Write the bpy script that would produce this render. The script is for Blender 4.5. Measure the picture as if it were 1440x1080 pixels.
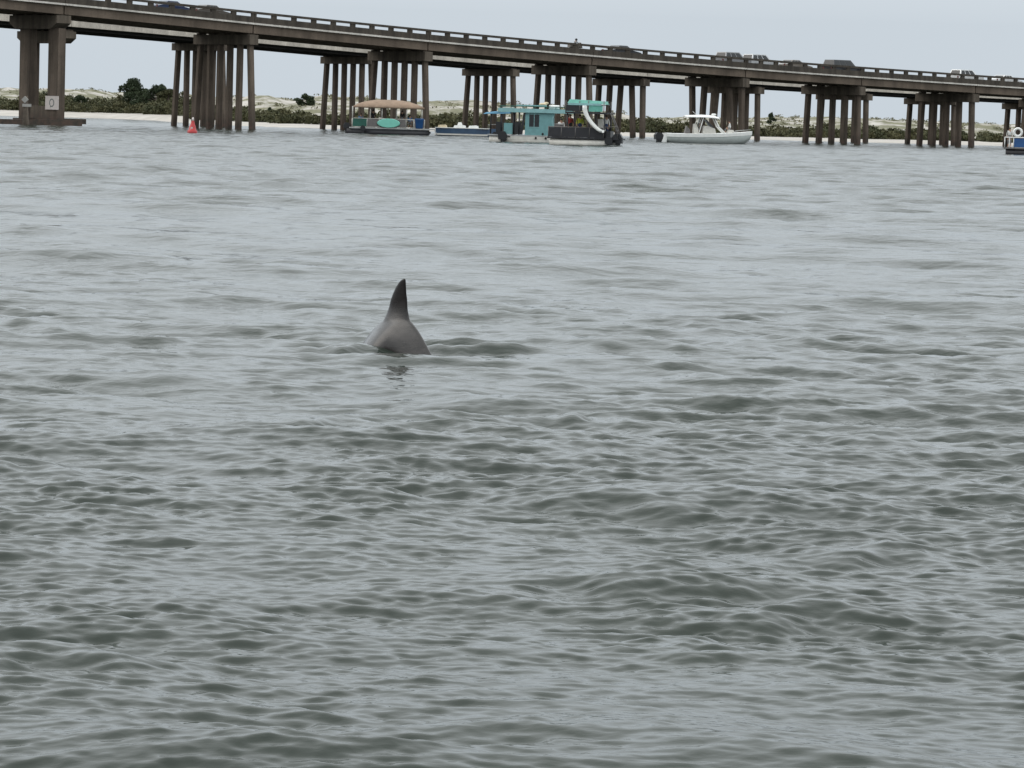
import bpy, bmesh, math, random
import numpy as np
from mathutils import Matrix, Vector

random.seed(7)
rng = np.random.default_rng(11)
for o in list(bpy.data.objects):
    bpy.data.objects.remove(o)
scene = bpy.context.scene
COL = scene.collection
R = math.radians

# ------------------------------------------------------------------ camera
EYE = 1.8                                   # camera held about 1.8 m above the water
cam_d = bpy.data.cameras.new('camera')
cam = bpy.data.objects.new('camera', cam_d)
COL.objects.link(cam)
cam_d.lens = 125.0
cam_d.sensor_width = 36.0
cam_d.clip_start = 0.2
cam_d.clip_end = 20000.0
cam.matrix_world = (Matrix.Translation((0, 0, EYE))
                    @ Matrix.Rotation(math.pi / 2 - R(4.246), 4, 'X')
                    @ Matrix.Rotation(R(1.604), 4, 'Z'))
scene.camera = cam

# ------------------------------------------------------------------ sky, sun, exposure
SUN_AZ = R(-78)                              # clockwise from +Y : low to the left
SUN_EL = R(34)
world = bpy.data.worlds.new('World')
scene.world = world
world.use_nodes = True
wn = world.node_tree
for n in list(wn.nodes):
    wn.nodes.remove(n)
sky = wn.nodes.new('ShaderNodeTexSky')
sky.sky_type = 'NISHITA'
sky.sun_disc = False
sky.sun_elevation = SUN_EL
sky.sun_rotation = SUN_AZ
sky.dust_density = 5.0
sky.air_density = 1.0
sky.altitude = 0
scl = wn.nodes.new('ShaderNodeVectorMath'); scl.operation = 'SCALE'
scl.inputs['Scale'].default_value = 0.10
wn.links.new(sky.outputs[0], scl.inputs[0])
# an even stratus layer over the clear sky, with faint large-scale cloud structure
geo = wn.nodes.new('ShaderNodeNewGeometry')
nz = wn.nodes.new('ShaderNodeTexNoise')
nz.inputs['Scale'].default_value = 2.2
nz.inputs['Detail'].default_value = 5.0
wn.links.new(geo.outputs['Position'], nz.inputs['Vector'])
ramp = wn.nodes.new('ShaderNodeValToRGB')
ramp.color_ramp.elements[0].position = 0.30
ramp.color_ramp.elements[0].color = (0.640, 0.715, 0.785, 1)
ramp.color_ramp.elements[1].position = 0.72
ramp.color_ramp.elements[1].color = (0.705, 0.778, 0.843, 1)
wn.links.new(nz.outputs['Fac'], ramp.inputs['Fac'])
sepd = wn.nodes.new('ShaderNodeSeparateXYZ')
wn.links.new(geo.outputs['Position'], sepd.inputs[0])
dome = wn.nodes.new('ShaderNodeMapRange')
dome.inputs['From Min'].default_value = 0.03
dome.inputs['From Max'].default_value = 1.0
wn.links.new(sepd.outputs['Z'], dome.inputs['Value'])
zen = wn.nodes.new('ShaderNodeMix'); zen.data_type = 'RGBA'
zen.inputs['A'].default_value = (1, 1, 1, 1)
zen.inputs['B'].default_value = (2.80, 2.60, 2.38, 1)      # overcast dome: more than twice as bright overhead than at the horizon, and greyer
pw = wn.nodes.new('ShaderNodeMath'); pw.operation = 'POWER'; pw.inputs[1].default_value = 0.7
wn.links.new(dome.outputs[0], pw.inputs[0])
wn.links.new(pw.outputs[0], zen.inputs['Factor'])
strat = wn.nodes.new('ShaderNodeMix'); strat.data_type = 'RGBA'; strat.blend_type = 'MULTIPLY'
strat.inputs['Factor'].default_value = 1.0
wn.links.new(ramp.outputs['Color'], strat.inputs['A'])
wn.links.new(zen.outputs['Result'], strat.inputs['B'])
mx = wn.nodes.new('ShaderNodeMix'); mx.data_type = 'RGBA'
mx.inputs['Factor'].default_value = 0.88
wn.links.new(scl.outputs[0], mx.inputs['A'])
wn.links.new(strat.outputs['Result'], mx.inputs['B'])
bg = wn.nodes.new('ShaderNodeBackground')
bg.inputs['Strength'].default_value = 1.0
wn.links.new(mx.outputs['Result'], bg.inputs['Color'])
wo = wn.nodes.new('ShaderNodeOutputWorld')
wn.links.new(bg.outputs[0], wo.inputs['Surface'])

sun_d = bpy.data.lights.new('sun', 'SUN')
sun_d.energy = 0.5
sun_d.angle = R(45)
sun_d.color = (1.0, 0.97, 0.93)
sun = bpy.data.objects.new('sun', sun_d)
COL.objects.link(sun)
sdir = Vector((math.sin(SUN_AZ) * math.cos(SUN_EL), math.cos(SUN_AZ) * math.cos(SUN_EL), math.sin(SUN_EL)))
sun.rotation_euler = sdir.to_track_quat('Z', 'Y').to_euler()
sun.location = (-60, 0, 80)

scene.view_settings.view_transform = 'Standard'
scene.view_settings.look = 'None'
scene.view_settings.exposure = 0.0
scene.view_settings.gamma = 1.0
scene.view_settings.use_curve_mapping = False
scene.render.engine = 'CYCLES'
scene.cycles.max_bounces = 6

# ------------------------------------------------------------------ helpers
def tag(o, label=None, cat=None, group=None, kind=None):
    if label: o['label'] = label
    if cat: o['category'] = cat
    if group: o['group'] = group
    if kind: o['kind'] = kind
    return o

def empty(name, loc, rz=0.0, label=None, cat=None, group=None):
    o = bpy.data.objects.new(name, None)
    o.empty_display_size = 0.3
    COL.objects.link(o)
    o.location = loc
    o.rotation_euler = (0, 0, rz)
    return tag(o, label, cat, group)

def link_mesh(name, me, mat=None, parent=None, loc=(0, 0, 0)):
    o = bpy.data.objects.new(name, me)
    COL.objects.link(o)
    if mat is not None and len(me.materials) == 0:
        for m in (mat if isinstance(mat, (list, tuple)) else [mat]):
            me.materials.append(m)
    o.location = loc
    if parent is not None:
        o.parent = parent
    return o

class MB:
    def __init__(s):
        s.v = []; s.f = []; s.m = []; s.sm = []
    def add(s, vs, fs, mi=0, smooth=False):
        b = len(s.v)
        s.v += [tuple(p) for p in vs]
        for f in fs:
            s.f.append(tuple(i + b for i in f)); s.m.append(mi); s.sm.append(smooth)
        return s
    def hexa(s, p, mi=0):
        return s.add(p, [(0, 3, 2, 1), (4, 5, 6, 7), (0, 1, 5, 4), (1, 2, 6, 5), (2, 3, 7, 6), (3, 0, 4, 7)], mi)
    def box(s, x0, x1, y0, y1, z0, z1, mi=0):
        return s.hexa([(x0, y0, z0), (x1, y0, z0), (x1, y1, z0), (x0, y1, z0),
                       (x0, y0, z1), (x1, y0, z1), (x1, y1, z1), (x0, y1, z1)], mi)
    def ring_loft(s, rings, cap=True, smooth=True, mi=0):
        n = len(rings[0]); vs = [p for r in rings for p in r]; fs = []
        for i in range(len(rings) - 1):
            for j in range(n):
                k = (j + 1) % n
                fs.append((i * n + j, i * n + k, (i + 1) * n + k, (i + 1) * n + j))
        s.add(vs, fs, mi, smooth)
        if cap:
            b = len(s.v) - len(vs)
            s.f.append(tuple(b + j for j in reversed(range(n)))); s.m.append(mi); s.sm.append(False)
            s.f.append(tuple(b + (len(rings) - 1) * n + j for j in range(n))); s.m.append(mi); s.sm.append(False)
        return s
    def tube(s, pts, r, n=6, mi=0, smooth=True):
        pts = [Vector(p) for p in pts]
        rad = r if isinstance(r, (list, tuple)) else [r] * len(pts)
        rings = []
        for i, p in enumerate(pts):
            d = (pts[min(i + 1, len(pts) - 1)] - pts[max(i - 1, 0)]).normalized()
            a = d.cross(Vector((0, 0, 1)) if abs(d.z) < 0.9 else Vector((1, 0, 0))).normalized()
            b = d.cross(a)
            rings.append([p + (a * math.cos(t) + b * math.sin(t)) * rad[i]
                          for t in [2 * math.pi * k / n for k in range(n)]])
        return s.ring_loft(rings, True, smooth, mi)
    def ell(s, c, r, nu=10, nv=7, mi=0):
        rings = []
        for i in range(1, nv):
            t = math.pi * i / nv - math.pi / 2
            rings.append([(c[0] + r[0] * math.cos(t) * math.cos(2 * math.pi * k / nu),
                           c[1] + r[1] * math.cos(t) * math.sin(2 * math.pi * k / nu),
                           c[2] + r[2] * math.sin(t)) for k in range(nu)])
        return s.ring_loft(rings, True, True, mi)
    def prism(s, poly, y0, y1, mi=0):          # polygon in x,z extruded along y
        n = len(poly)
        vs = [(x, y0, z) for x, z in poly] + [(x, y1, z) for x, z in poly]
        fs = [tuple(range(n)), tuple(reversed(range(n, 2 * n)))]
        for i in range(n):
            j = (i + 1) % n
            fs.append((i, i + n, j + n, j))
        return s.add(vs, fs, mi)
    def mesh(s, name, mats):
        me = bpy.data.meshes.new(name)
        me.from_pydata(s.v, [], s.f)
        for m in (mats if isinstance(mats, (list, tuple)) else [mats]):
            me.materials.append(m)
        me.polygons.foreach_set('material_index', s.m)
        me.polygons.foreach_set('use_smooth', s.sm)
        bm = bmesh.new(); bm.from_mesh(me)
        bmesh.ops.recalc_face_normals(bm, faces=bm.faces)
        bm.to_mesh(me); bm.free()
        me.update()
        return me
    def build(s, name, mats, parent=None, loc=(0, 0, 0)):
        return link_mesh(name, s.mesh(name, mats), None, parent, loc)

def np_mesh(name, verts, quads=None, tris=None, mat=None, smooth=True):
    me = bpy.data.meshes.new(name)
    nq = 0 if quads is None else len(quads); nt = 0 if tris is None else len(tris)
    me.vertices.add(len(verts))
    me.vertices.foreach_set('co', np.ascontiguousarray(verts, dtype=np.float32).ravel())
    loops = []
    if nq: loops.append(np.asarray(quads, dtype=np.int32).ravel())
    if nt: loops.append(np.asarray(tris, dtype=np.int32).ravel())
    loops = np.concatenate(loops)
    me.loops.add(len(loops))
    me.loops.foreach_set('vertex_index', loops)
    me.polygons.add(nq + nt)
    starts = np.concatenate([np.arange(nq) * 4, nq * 4 + np.arange(nt) * 3]).astype(np.int32)
    me.polygons.foreach_set('loop_start', starts)
    me.polygons.foreach_set('use_smooth', np.full(nq + nt, smooth, dtype=bool))
    me.update(calc_edges=True)
    if mat: me.materials.append(mat)
    return me

_lat = {}
def vnoise(x, y, seed=0):
    if seed not in _lat:
        _lat[seed] = np.random.default_rng(1000 + seed).random((256, 256)).astype(np.float32)
    L = _lat[seed]
    xi = np.floor(x).astype(int); yi = np.floor(y).astype(int)
    fx = x - xi; fy = y - yi
    fx = fx * fx * (3 - 2 * fx); fy = fy * fy * (3 - 2 * fy)
    a = L[xi & 255, yi & 255]; b = L[(xi + 1) & 255, yi & 255]
    c = L[xi & 255, (yi + 1) & 255]; d = L[(xi + 1) & 255, (yi + 1) & 255]
    return (a * (1 - fx) + b * fx) * (1 - fy) + (c * (1 - fx) + d * fx) * fy

def fbm(x, y, seed=0, oct=4):
    t = 0; a = 0.5; s = 0
    for i in range(oct):
        t = t + a * vnoise(x * 2 ** i + 17.3 * i, y * 2 ** i - 9.1 * i, seed + i); s += a; a *= 0.5
    return t / s

# ------------------------------------------------------------------ materials
class NT:
    def __init__(s, name):
        s.m = bpy.data.materials.new(name); s.m.use_nodes = True
        s.t = s.m.node_tree; s.p = s.t.nodes['Principled BSDF']
    def n(s, typ, **kw):
        nd = s.t.nodes.new(typ)
        for k, v in kw.items():
            if hasattr(nd, k): setattr(nd, k, v)
            else: nd.inputs[k].default_value = v
        return nd
    def l(s, a, b): s.t.links.new(a, b)
    def pos(s, scale=(1, 1, 1)):
        g = s.n('ShaderNodeNewGeometry'); mp = s.n('ShaderNodeMapping')
        mp.inputs['Scale'].default_value = scale
        s.l(g.outputs['Position'], mp.inputs['Vector'])
        return mp.outputs[0]
    def noise(s, vec, scale, detail=4, rough=0.55):
        nd = s.n('ShaderNodeTexNoise'); nd.inputs['Scale'].default_value = scale
        nd.inputs['Detail'].default_value = detail; nd.inputs['Roughness'].default_value = rough
        s.l(vec, nd.inputs['Vector']); return nd.outputs['Fac']
    def ramp(s, fac, stops):
        r = s.n('ShaderNodeValToRGB'); e = r.color_ramp.elements
        while len(e) < len(stops): e.new(0.5)
        for i, (p, c) in enumerate(stops):
            e[i].position = p; e[i].color = (*c, 1) if len(c) == 3 else c
        s.l(fac, r.inputs['Fac']); return r.outputs['Color']
    def mul(s, a, b, f=1.0):
        m = s.n('ShaderNodeMix', data_type='RGBA', blend_type='MULTIPLY')
        m.inputs['Factor'].default_value = f
        s.l(a, m.inputs['A']); s.l(b, m.inputs['B']); return m.outputs['Result']
    def mix(s, fac, a, b):
        m = s.n('ShaderNodeMix', data_type='RGBA')
        s.l(fac, m.inputs['Factor'])
        for x, k in ((a, 'A'), (b, 'B')):
            if isinstance(x, tuple): m.inputs[k].default_value = (*x, 1)
            else: s.l(x, m.inputs[k])
        return m.outputs['Result']

def simple(name, col, rough=0.5, metal=0.0, var=0.18, scale=3.0, coat=0.0):
    """paint / plastic / cloth with slight grime"""
    t = NT(name)
    f = t.noise(t.pos(), scale, 4)
    lo = tuple(c * (1 - var) for c in col); hi = tuple(min(1, c * (1 + var)) for c in col)
    t.l(t.ramp(f, [(0.3, lo), (0.7, hi)]), t.p.inputs['Base Color'])
    t.p.inputs['Roughness'].default_value = rough
    t.p.inputs['Metallic'].default_value = metal
    if coat: t.p.inputs['Coat Weight'].default_value = coat
    return t.m

def concrete(name, col, tide=True, streak=0.55, sfreq=1.6):
    t = NT(name)
    base = t.ramp(t.noise(t.pos(), 0.55, 6), [(0.25, tuple(c * 0.72 for c in col)), (0.75, tuple(c * 1.22 for c in col))])
    st = t.ramp(t.noise(t.pos((sfreq, sfreq, sfreq / 16)), 1.0, 5, 0.65), [(0.33, (1 - streak, 1 - streak * 1.02, 1 - streak * 1.04)), (0.62, (1, 1, 1))])
    c = t.mul(base, st)
    fine = t.ramp(t.noise(t.pos(), 7.0, 5, 0.7), [(0.3, (0.78, 0.78, 0.78)), (0.7, (1.12, 1.12, 1.12))])
    c = t.mul(c, fine)
    if tide:                       # marine growth and rust-red scum on the wetted foot
        g = t.n('ShaderNodeNewGeometry'); sp = t.n('ShaderNodeSeparateXYZ')
        t.l(g.outputs['Position'], sp.inputs[0])
        ad = t.n('ShaderNodeMath', operation='ADD')
        nz_ = t.n('ShaderNodeMath', operation='MULTIPLY'); nz_.inputs[1].default_value = 1.6
        t.l(t.noise(t.pos((1, 1, 0.3)), 1.4, 3), nz_.inputs[0])
        t.l(sp.outputs['Z'], ad.inputs[0]); t.l(nz_.outputs[0], ad.inputs[1])
        k = t.ramp(ad.outputs[0], [(0.0, (0, 0, 0)), (1.0, (1, 1, 1))])
        mr = t.n('ShaderNodeMapRange')
        mr.inputs['From Min'].default_value = 1.2; mr.inputs['From Max'].default_value = 2.5
        t.l(ad.outputs[0], mr.inputs['Value'])
        dark = t.ramp(t.noise(t.pos(), 2.0, 4), [(0.35, (0.045, 0.040, 0.032)), (0.65, (0.095, 0.062, 0.048))])
        c = t.mix(mr.outputs[0], dark, c)
    t.l(c, t.p.inputs['Base Color'])
    t.p.inputs['Roughness'].default_value = 0.9
    b = t.n('ShaderNodeBump'); b.inputs['Strength'].default_value = 0.5; b.inputs['Distance'].default_value = 0.03
    t.l(t.noise(t.pos(), 5.0, 6, 0.7), b.inputs['Height']); t.l(b.outputs[0], t.p.inputs['Normal'])
    return t.m

M = {}
M['conc'] = concrete('weathered_concrete', (0.150, 0.122, 0.094))
M['conc_pile'] = concrete('pile_concrete', (0.155, 0.120, 0.092))
M['conc_fascia'] = concrete('fascia_concrete', (0.182, 0.140, 0.106), tide=False, streak=0.45, sfreq=0.35)
M['conc_rail'] = concrete('parapet_concrete', (0.085, 0.071, 0.056), tide=False, streak=0.5)
M['conc_pale'] = concrete('pale_edge_concrete', (0.74, 0.70, 0.64), tide=False, streak=0.22)
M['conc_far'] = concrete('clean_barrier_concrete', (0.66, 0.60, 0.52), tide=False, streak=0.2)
M['girder_shaded'] = simple('shaded_weathered_girder', (0.024, 0.021, 0.019), 0.9, 0.0, 0.3)  # weathered tone darkened further to hold the shade under the deck overhang
M['asphalt'] = simple('asphalt', (0.06, 0.06, 0.062), 0.95, 0, 0.25)
M['white'] = simple('white_gelcoat', (0.82, 0.82, 0.79), 0.3, 0, 0.06, coat=0.3)
M['offwhite'] = simple('offwhite_vinyl', (0.62, 0.60, 0.55), 0.5, 0, 0.12)
M['beige'] = simple('beige_cushion', (0.60, 0.50, 0.34), 0.6)
M['tan'] = simple('tan_canvas', (0.29, 0.205, 0.145), 0.85, 0, 0.16, 2.0)
M['teal'] = simple('teal_paint', (0.16, 0.335, 0.345), 0.5, 0, 0.12)
M['teal_pale'] = simple('pale_teal_roof', (0.25, 0.45, 0.46), 0.5, 0, 0.12)
M['teal_green'] = simple('green_teal_panel', (0.13, 0.40, 0.33), 0.5, 0, 0.14)
M['mint'] = simple('mint_board', (0.20, 0.58, 0.47), 0.4, 0, 0.05)
M['blue_canvas'] = simple('blue_canvas', (0.10, 0.25, 0.37), 0.8, 0, 0.12)
M['navy'] = simple('navy_hull', (0.045, 0.085, 0.15), 0.35, 0, 0.15, coat=0.2)
M['blue'] = simple('blue_panel', (0.020, 0.085, 0.24), 0.4, 0, 0.12)
M['black'] = simple('black_plastic', (0.012, 0.012, 0.014), 0.35, 0, 0.3)
M['charcoal'] = simple('charcoal_panel', (0.020, 0.020, 0.024), 0.5, 0, 0.25)
M['alu'] = simple('dull_aluminium', (0.42, 0.42, 0.41), 0.45, 0.6, 0.12)
M['alu_dull'] = simple('grey_fence_panel', (0.14, 0.13, 0.125), 0.6, 0.0, 0.15)
M['red'] = simple('red_buoy_paint', (0.44, 0.030, 0.032), 0.45, 0, 0.15)
M['tail'] = simple('tail_lens', (0.09, 0.012, 0.010), 0.3)
M['rubber'] = simple('rubber', (0.015, 0.015, 0.015), 0.8)
M['skin'] = simple('skin', (0.42, 0.25, 0.17), 0.55, 0, 0.06)
M['hair'] = simple('dark_hair', (0.03, 0.02, 0.015), 0.7)
M['green'] = simple('dark_green_tarp', (0.02, 0.10, 0.075), 0.7)
M['wood'] = simple('weathered_timber', (0.085, 0.068, 0.052), 0.9, 0, 0.3)
M['sign_grey'] = simple('sign_grey_print', (0.14, 0.17, 0.16), 0.6)
M['board_grey'] = simple('weathered_board', (0.34, 0.33, 0.31), 0.8)
M['sign_white'] = simple('sign_white', (0.66, 0.60, 0.57), 0.6, 0, 0.06)

def glass_mat():
    t = NT('dark_window_glass')
    t.p.inputs['Base Color'].default_value = (0.015, 0.018, 0.02, 1)
    t.p.inputs['Roughness'].default_value = 0.08
    return t.m
M['glass'] = glass_mat()

def foliage(name, lo, hi):
    t = NT(name)
    c = t.ramp(t.noise(t.pos(), 0.35, 5, 0.7), [(0.3, lo), (0.7, hi)])
    t.l(c, t.p.inputs['Base Color'])
    t.p.inputs['Roughness'].default_value = 0.75
    t.p.inputs['Specular IOR Level'].default_value = 0.25
    return t.m
M['pine'] = foliage('pine_needles', (0.026, 0.040, 0.020), (0.052, 0.068, 0.034))
M['scrub'] = foliage('scrub_leaves', (0.034, 0.044, 0.020), (0.105, 0.096, 0.046))
M['scrub_dry'] = foliage('dune_grass', (0.11, 0.11, 0.065), (0.22, 0.205, 0.13))
M['bark'] = simple('bark', (0.11, 0.085, 0.068), 0.95, 0, 0.3)

# ------------------------------------------------------------------ water
def water_material():
    t = NT('sea_water')
    p = t.p
    at = t.n('ShaderNodeAttribute', attribute_name='subgrid')
    ve = t.pos()
    murk = t.ramp(t.noise(t.pos((0.25, 0.12, 1)), 1.0, 4), [(0.3, (0.017, 0.025, 0.019)), (0.7, (0.025, 0.034, 0.026))])
    t.l(murk, p.inputs['Base Color'])
    # ripples too fine for the mesh far out act as surface roughness
    fa = t.n('ShaderNodeAttribute', attribute_name='unresolved')
    mr = t.n('ShaderNodeMapRange'); mr.inputs['To Min'].default_value = 0.05; mr.inputs['To Max'].default_value = 0.11
    t.l(fa.outputs['Fac'], mr.inputs['Value']); t.l(mr.outputs[0], p.inputs['Roughness'])
    p.inputs['IOR'].default_value = 1.333
    # fine ripples the mesh cannot carry: always a little, more where the mesh is coarse
    def band(scale, amp, stretch=(0.62, 1.0, 1.0), detail=2.0):
        f = t.noise(t.pos(stretch), scale, detail, 0.5)
        s = t.n('ShaderNodeMath', operation='MULTIPLY'); s.inputs[1].default_value = amp
        t.l(f, s.inputs[0]); return s.outputs[0]
    def madd(a, b):
        s = t.n('ShaderNodeMath', operation='ADD'); t.l(a, s.inputs[0]); t.l(b, s.inputs[1]); return s.outputs[0]
    coarse = madd(madd(band(5.0, 0.025), band(12.0, 0.005)), band(1.3, 0.075, (0.6, 1, 1)))
    sep = t.n('ShaderNodeMath', operation='MULTIPLY')
    t.l(coarse, sep.inputs[0]); t.l(at.outputs['Fac'], sep.inputs[1])
    fine = band(24.0, 0.0024)
    h = madd(sep.outputs[0], fine)
    b = t.n('ShaderNodeBump')
    b.inputs['Strength'].default_value = 1.0
    b.inputs['Distance'].default_value = 1.0
    if 'Filter Width' in b.inputs: b.inputs['Filter Width'].default_value = 0.005
    t.l(h, b.inputs['Height']); t.l(b.outputs[0], p.inputs['Normal'])
    return t.m

# local swells (x, y, half-width across, half-width along, height): wash left by passing boats
# and the smooth humps pushed up round the dolphin
SWELLS = [(-1.03, 20.6, .30, .22, .075), (-2.45, 17.6, .26, .20, .060), (0.36, 21.9, .17, .16, .05),
          (0.42, 16.6, .36, .20, .055), (0.50, 13.95, .34, .20, .060), (1.20, 13.2, .34, .17, .060),
          (-1.52, 11.3, .36, .17, .055), (0.95, 28.4, .60, .26, .055), (1.56, 15.2, .30, .16, .05),
          (-0.05, 10.15, .22, .10, .030), (-4.0, 28.6, .4, .3, .06), (3.3, 58.0, .7, .5, .10),
          (-11.5, 105., 1.6, 1.0, .14), (2.4, 24.0, .4, .2, .045), (-2.9, 24.2, .5, .2, .045),
          (-0.42, 27.75, .34, .07, .055), (-0.28, 27.30, .30, .08, .050), (-0.10, 27.5, .5, .20, .040), (-1.20, 27.02, .20, .13, .080), (-1.55, 27.5, .26, .12, .035), (-.9, 26.2, .5, .2, .03),
          (3.0, 34.0, .6, .3, .05), (-5.2, 42., .7, .35, .06), (1.0, 42., .9, .4, .06), (6.0, 76., 1.5, .6, .10)]

NW = 300
w_lam = np.exp(rng.uniform(np.log(0.065), np.log(2.6), NW))
w_th = R(262) + rng.normal(0, 1.0, NW) * np.where(rng.random(NW) < 0.78, 0.40, 0.95)            # travelling mostly towards the camera
w_k = 2 * np.pi / w_lam
w_kx = w_k * np.cos(w_th); w_ky = w_k * np.sin(w_th)
w_ph = rng.uniform(0, 2 * np.pi, NW)
MSS = 0.046
w_sl = np.sqrt(2 * MSS / NW) * np.ones(NW)
w_sl *= np.interp(np.log2(w_lam), [-4, -3, -2.3, -1.4, -0.5, 0.3, 1.4], [1.30, 1.65, 1.55, 1.20, 0.85, 0.75, 0.65])
w_a = w_sl / w_k
# a handful of long low swells
lw = [(4.5, 262, .018), (6.3, 240, .016), (8.0, 275, .014), (3.4, 228, .020), (11., 255, .012), (3.0, 290, .016)]
w_kx = np.concatenate([w_kx, [2 * np.pi / l * math.cos(R(d)) for l, d, s in lw]])
w_ky = np.concatenate([w_ky, [2 * np.pi / l * math.sin(R(d)) for l, d, s in lw]])
w_a = np.concatenate([w_a, [s * l / (2 * np.pi) for l, d, s in lw]])
w_ph = np.concatenate([w_ph, rng.uniform(0, 6.28, len(lw))])
w_k = np.hypot(w_kx, w_ky); w_lam = 2 * np.pi / w_k

def water_patch(rows, ang):
    dth = np.gradient(ang)
    nr, nc = len(rows), len(ang)
    X = rows[:, None] * np.sin(ang)[None]
    Y = rows[:, None] * np.cos(ang)[None]
    # towards the seam between the two patches both carry the same set of waves
    dr = np.maximum(np.gradient(rows), np.interp(rows, [46, 58, 67, 76], [0, 0.42, 0.42, 0]))
    lmin = np.interp(rows, [46, 58, 67, 76], [0, 0.072, 0.072, 0])
    Z = np.zeros_like(X); DX = np.zeros_like(X); DY = np.zeros_like(X)
    sub = np.ones_like(X)
    gust = 0.52 + 0.72 * np.clip((0.6 * fbm(X * 0.55 + 40, Y * 0.20 + 9, 3, 3) + 0.4 * fbm(X * 1.5, Y * 0.55 + 5, 23, 2) - 0.30) / 0.38, 0, 1)
    gust *= 0.8 + 0.4 * fbm(X * 0.05 + 4, Y * 0.02 + 2, 13, 3)
    sw = np.zeros_like(X); calm = np.ones_like(X)
    for sx, sy, ax, ay, h in SWELLS:
        if sy + 8 * ay < rows[0] or sy - 8 * ay > rows[-1]: continue
        yy = Y + 0.35 * ay * np.sin(X * 2.3 / ax + sx * 7) + 0.25 * ay * np.sin(X * 4.9 / ax + sy)
        q = np.exp(-((X - sx) / ax) ** 2 / 2 - ((yy - sy) / ay) ** 2 / 2)
        sw += h * q - 0.45 * h * np.exp(-((X - sx) / (ax * 1.25)) ** 2 / 2 - ((yy - sy + 1.9 * ay) / (ay * 1.1)) ** 2 / 2)
        calm *= 1 - 0.15 * q
    gust = gust * calm
    # ripple rings shed by the surfacing dolphin
    rr = np.hypot(X + 0.90, (Y - 27.2) * 0.8)
    sw += 0.005 * np.cos(rr * 2 * np.pi / 0.17) * np.exp(-((rr - 0.42) / 0.30) ** 2) + 0.005 * np.cos(rr * 2 * np.pi / 0.24 + 1) * np.exp(-((rr - 0.85) / 0.35) ** 2)
    tot = (w_a * w_k) ** 2
    # short chop is livelier further out, the water lies quieter under the boat's lee
    g_mid = np.interp(rows, [9, 13, 18, 25, 60], [0.62, 0.68, 0.82, 1.02, 1.25])
    g_short = np.interp(rows, [9, 14, 25], [1.08, 1.2, 1.35])
    g_long = np.interp(rows, [15, 40, 90, 300], [0.90, 0.95, 1.6, 1.3])
    for i0 in range(0, nr, 16):
        i1 = min(nr, i0 + 16)
        drm = dr[i0:i1].mean(); D = rows[i0:i1].mean()
        x = X[i0:i1].astype(np.float32); y = Y[i0:i1].astype(np.float32)
        lat = np.maximum(D * dth, lmin[i0:i1].mean()).astype(np.float32)[None, :]
        z = np.zeros_like(x); ddx = np.zeros_like(x); ddy = np.zeros_like(x); kept = np.zeros((1, nc), np.float32)
        g = gust[i0:i1].astype(np.float32)
        for j in range(len(w_k)):
            fr = abs(w_ky[j]) * drm
            wr = 1.0 / (1.0 + (fr / 1.6) ** 6)
            if wr < 0.03: continue
            fl = abs(w_kx[j]) * lat
            wt = (wr / (1.0 + (fl / 1.6) ** 6)).astype(np.float32)
            kept += wt * wt * np.float32(tot[j])
            ph = np.float32(w_kx[j]) * x + np.float32(w_ky[j]) * y + np.float32(w_ph[j])
            gl = (g_short if w_lam[j] < 0.19 else g_mid if w_lam[j] < 1.0 else g_long)[i0:i1, None].astype(np.float32)
            am = np.float32(w_a[j]) * wt * gl * (g if w_lam[j] < 1.2 else np.float32(1.0))
            s = np.sin(ph) * am; c = np.cos(ph)
            z += c * (am + np.float32(0.5) * s)          # short steep fronts, long gentle backs
            if w_lam[j] < 0.14: s = s * np.float32(0.4)
            ddx -= s * np.float32(w_kx[j] / w_k[j]); ddy -= s * np.float32(w_ky[j] / w_k[j])
        Z[i0:i1] = z; DX[i0:i1] = ddx; DY[i0:i1] = ddy
        sub[i0:i1] = np.sqrt(np.clip(1 - kept / tot.sum(), 0, 1))
    chop = 0.28
    V = np.stack([X + chop * DX, Y + chop * DY - 0.15 * Z, Z + sw], -1).reshape(-1, 3)    # crests lean towards the camera
    idx = np.arange(nr * nc).reshape(nr, nc)
    Q = np.stack([idx[:-1, :-1], idx[:-1, 1:], idx[1:, 1:], idx[1:, :-1]], -1).reshape(-1, 4)
    u = np.clip((np.log(rows) - math.log(24)) / (math.log(230) - math.log(24)), 0, 1)[:, None] * np.ones((1, nc))
    return V, Q, (sub * (0.45 + 0.55 * gust)).ravel(), u.ravel()

def build_water():
    rows = [4.0]
    while rows[-1] < 62:
        D = rows[-1]
        rows.append(D + (0.10 if D < 8.4 else max(0.011, D * D / 6400 * np.interp(D, [14, 30, 50], [0.42, 0.5, 0.66]))))
    rn = np.array(rows)
    rows = [rn[-1]]
    while rows[-1] < 480:
        rows.append(rows[-1] + np.interp(rows[-1], [62, 200, 480], [0.24, 0.34, 0.60]))
    while rows[-1] < 9000:
        rows.append(rows[-1] * 1.04 + 0.5)
    rf = np.array(rows)
    def fan(n, m):
        core = np.linspace(-R(12), R(12), n)
        side = R(12) + R(64) * (np.linspace(0, 1, m)[1:]) ** 1.7
        return np.concatenate([-side[::-1], core, side])
    A = water_patch(rn, fan(580, 30)); B = water_patch(rf, fan(400, 24))
    me = np_mesh('sea_water', np.concatenate([A[0], B[0]]), np.concatenate([A[1], B[1] + len(A[0])]), None, water_material(), True)
    a = me.attributes.new('subgrid', 'FLOAT', 'POINT')
    a.data.foreach_set('value', np.concatenate([A[2], B[2]]).astype(np.float32))
    a = me.attributes.new('unresolved', 'FLOAT', 'POINT')
    a.data.foreach_set('value', np.concatenate([A[3], B[3]]).astype(np.float32))
    o = link_mesh('sea_water', me)
    tag(o, kind='structure')
build_water()

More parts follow.
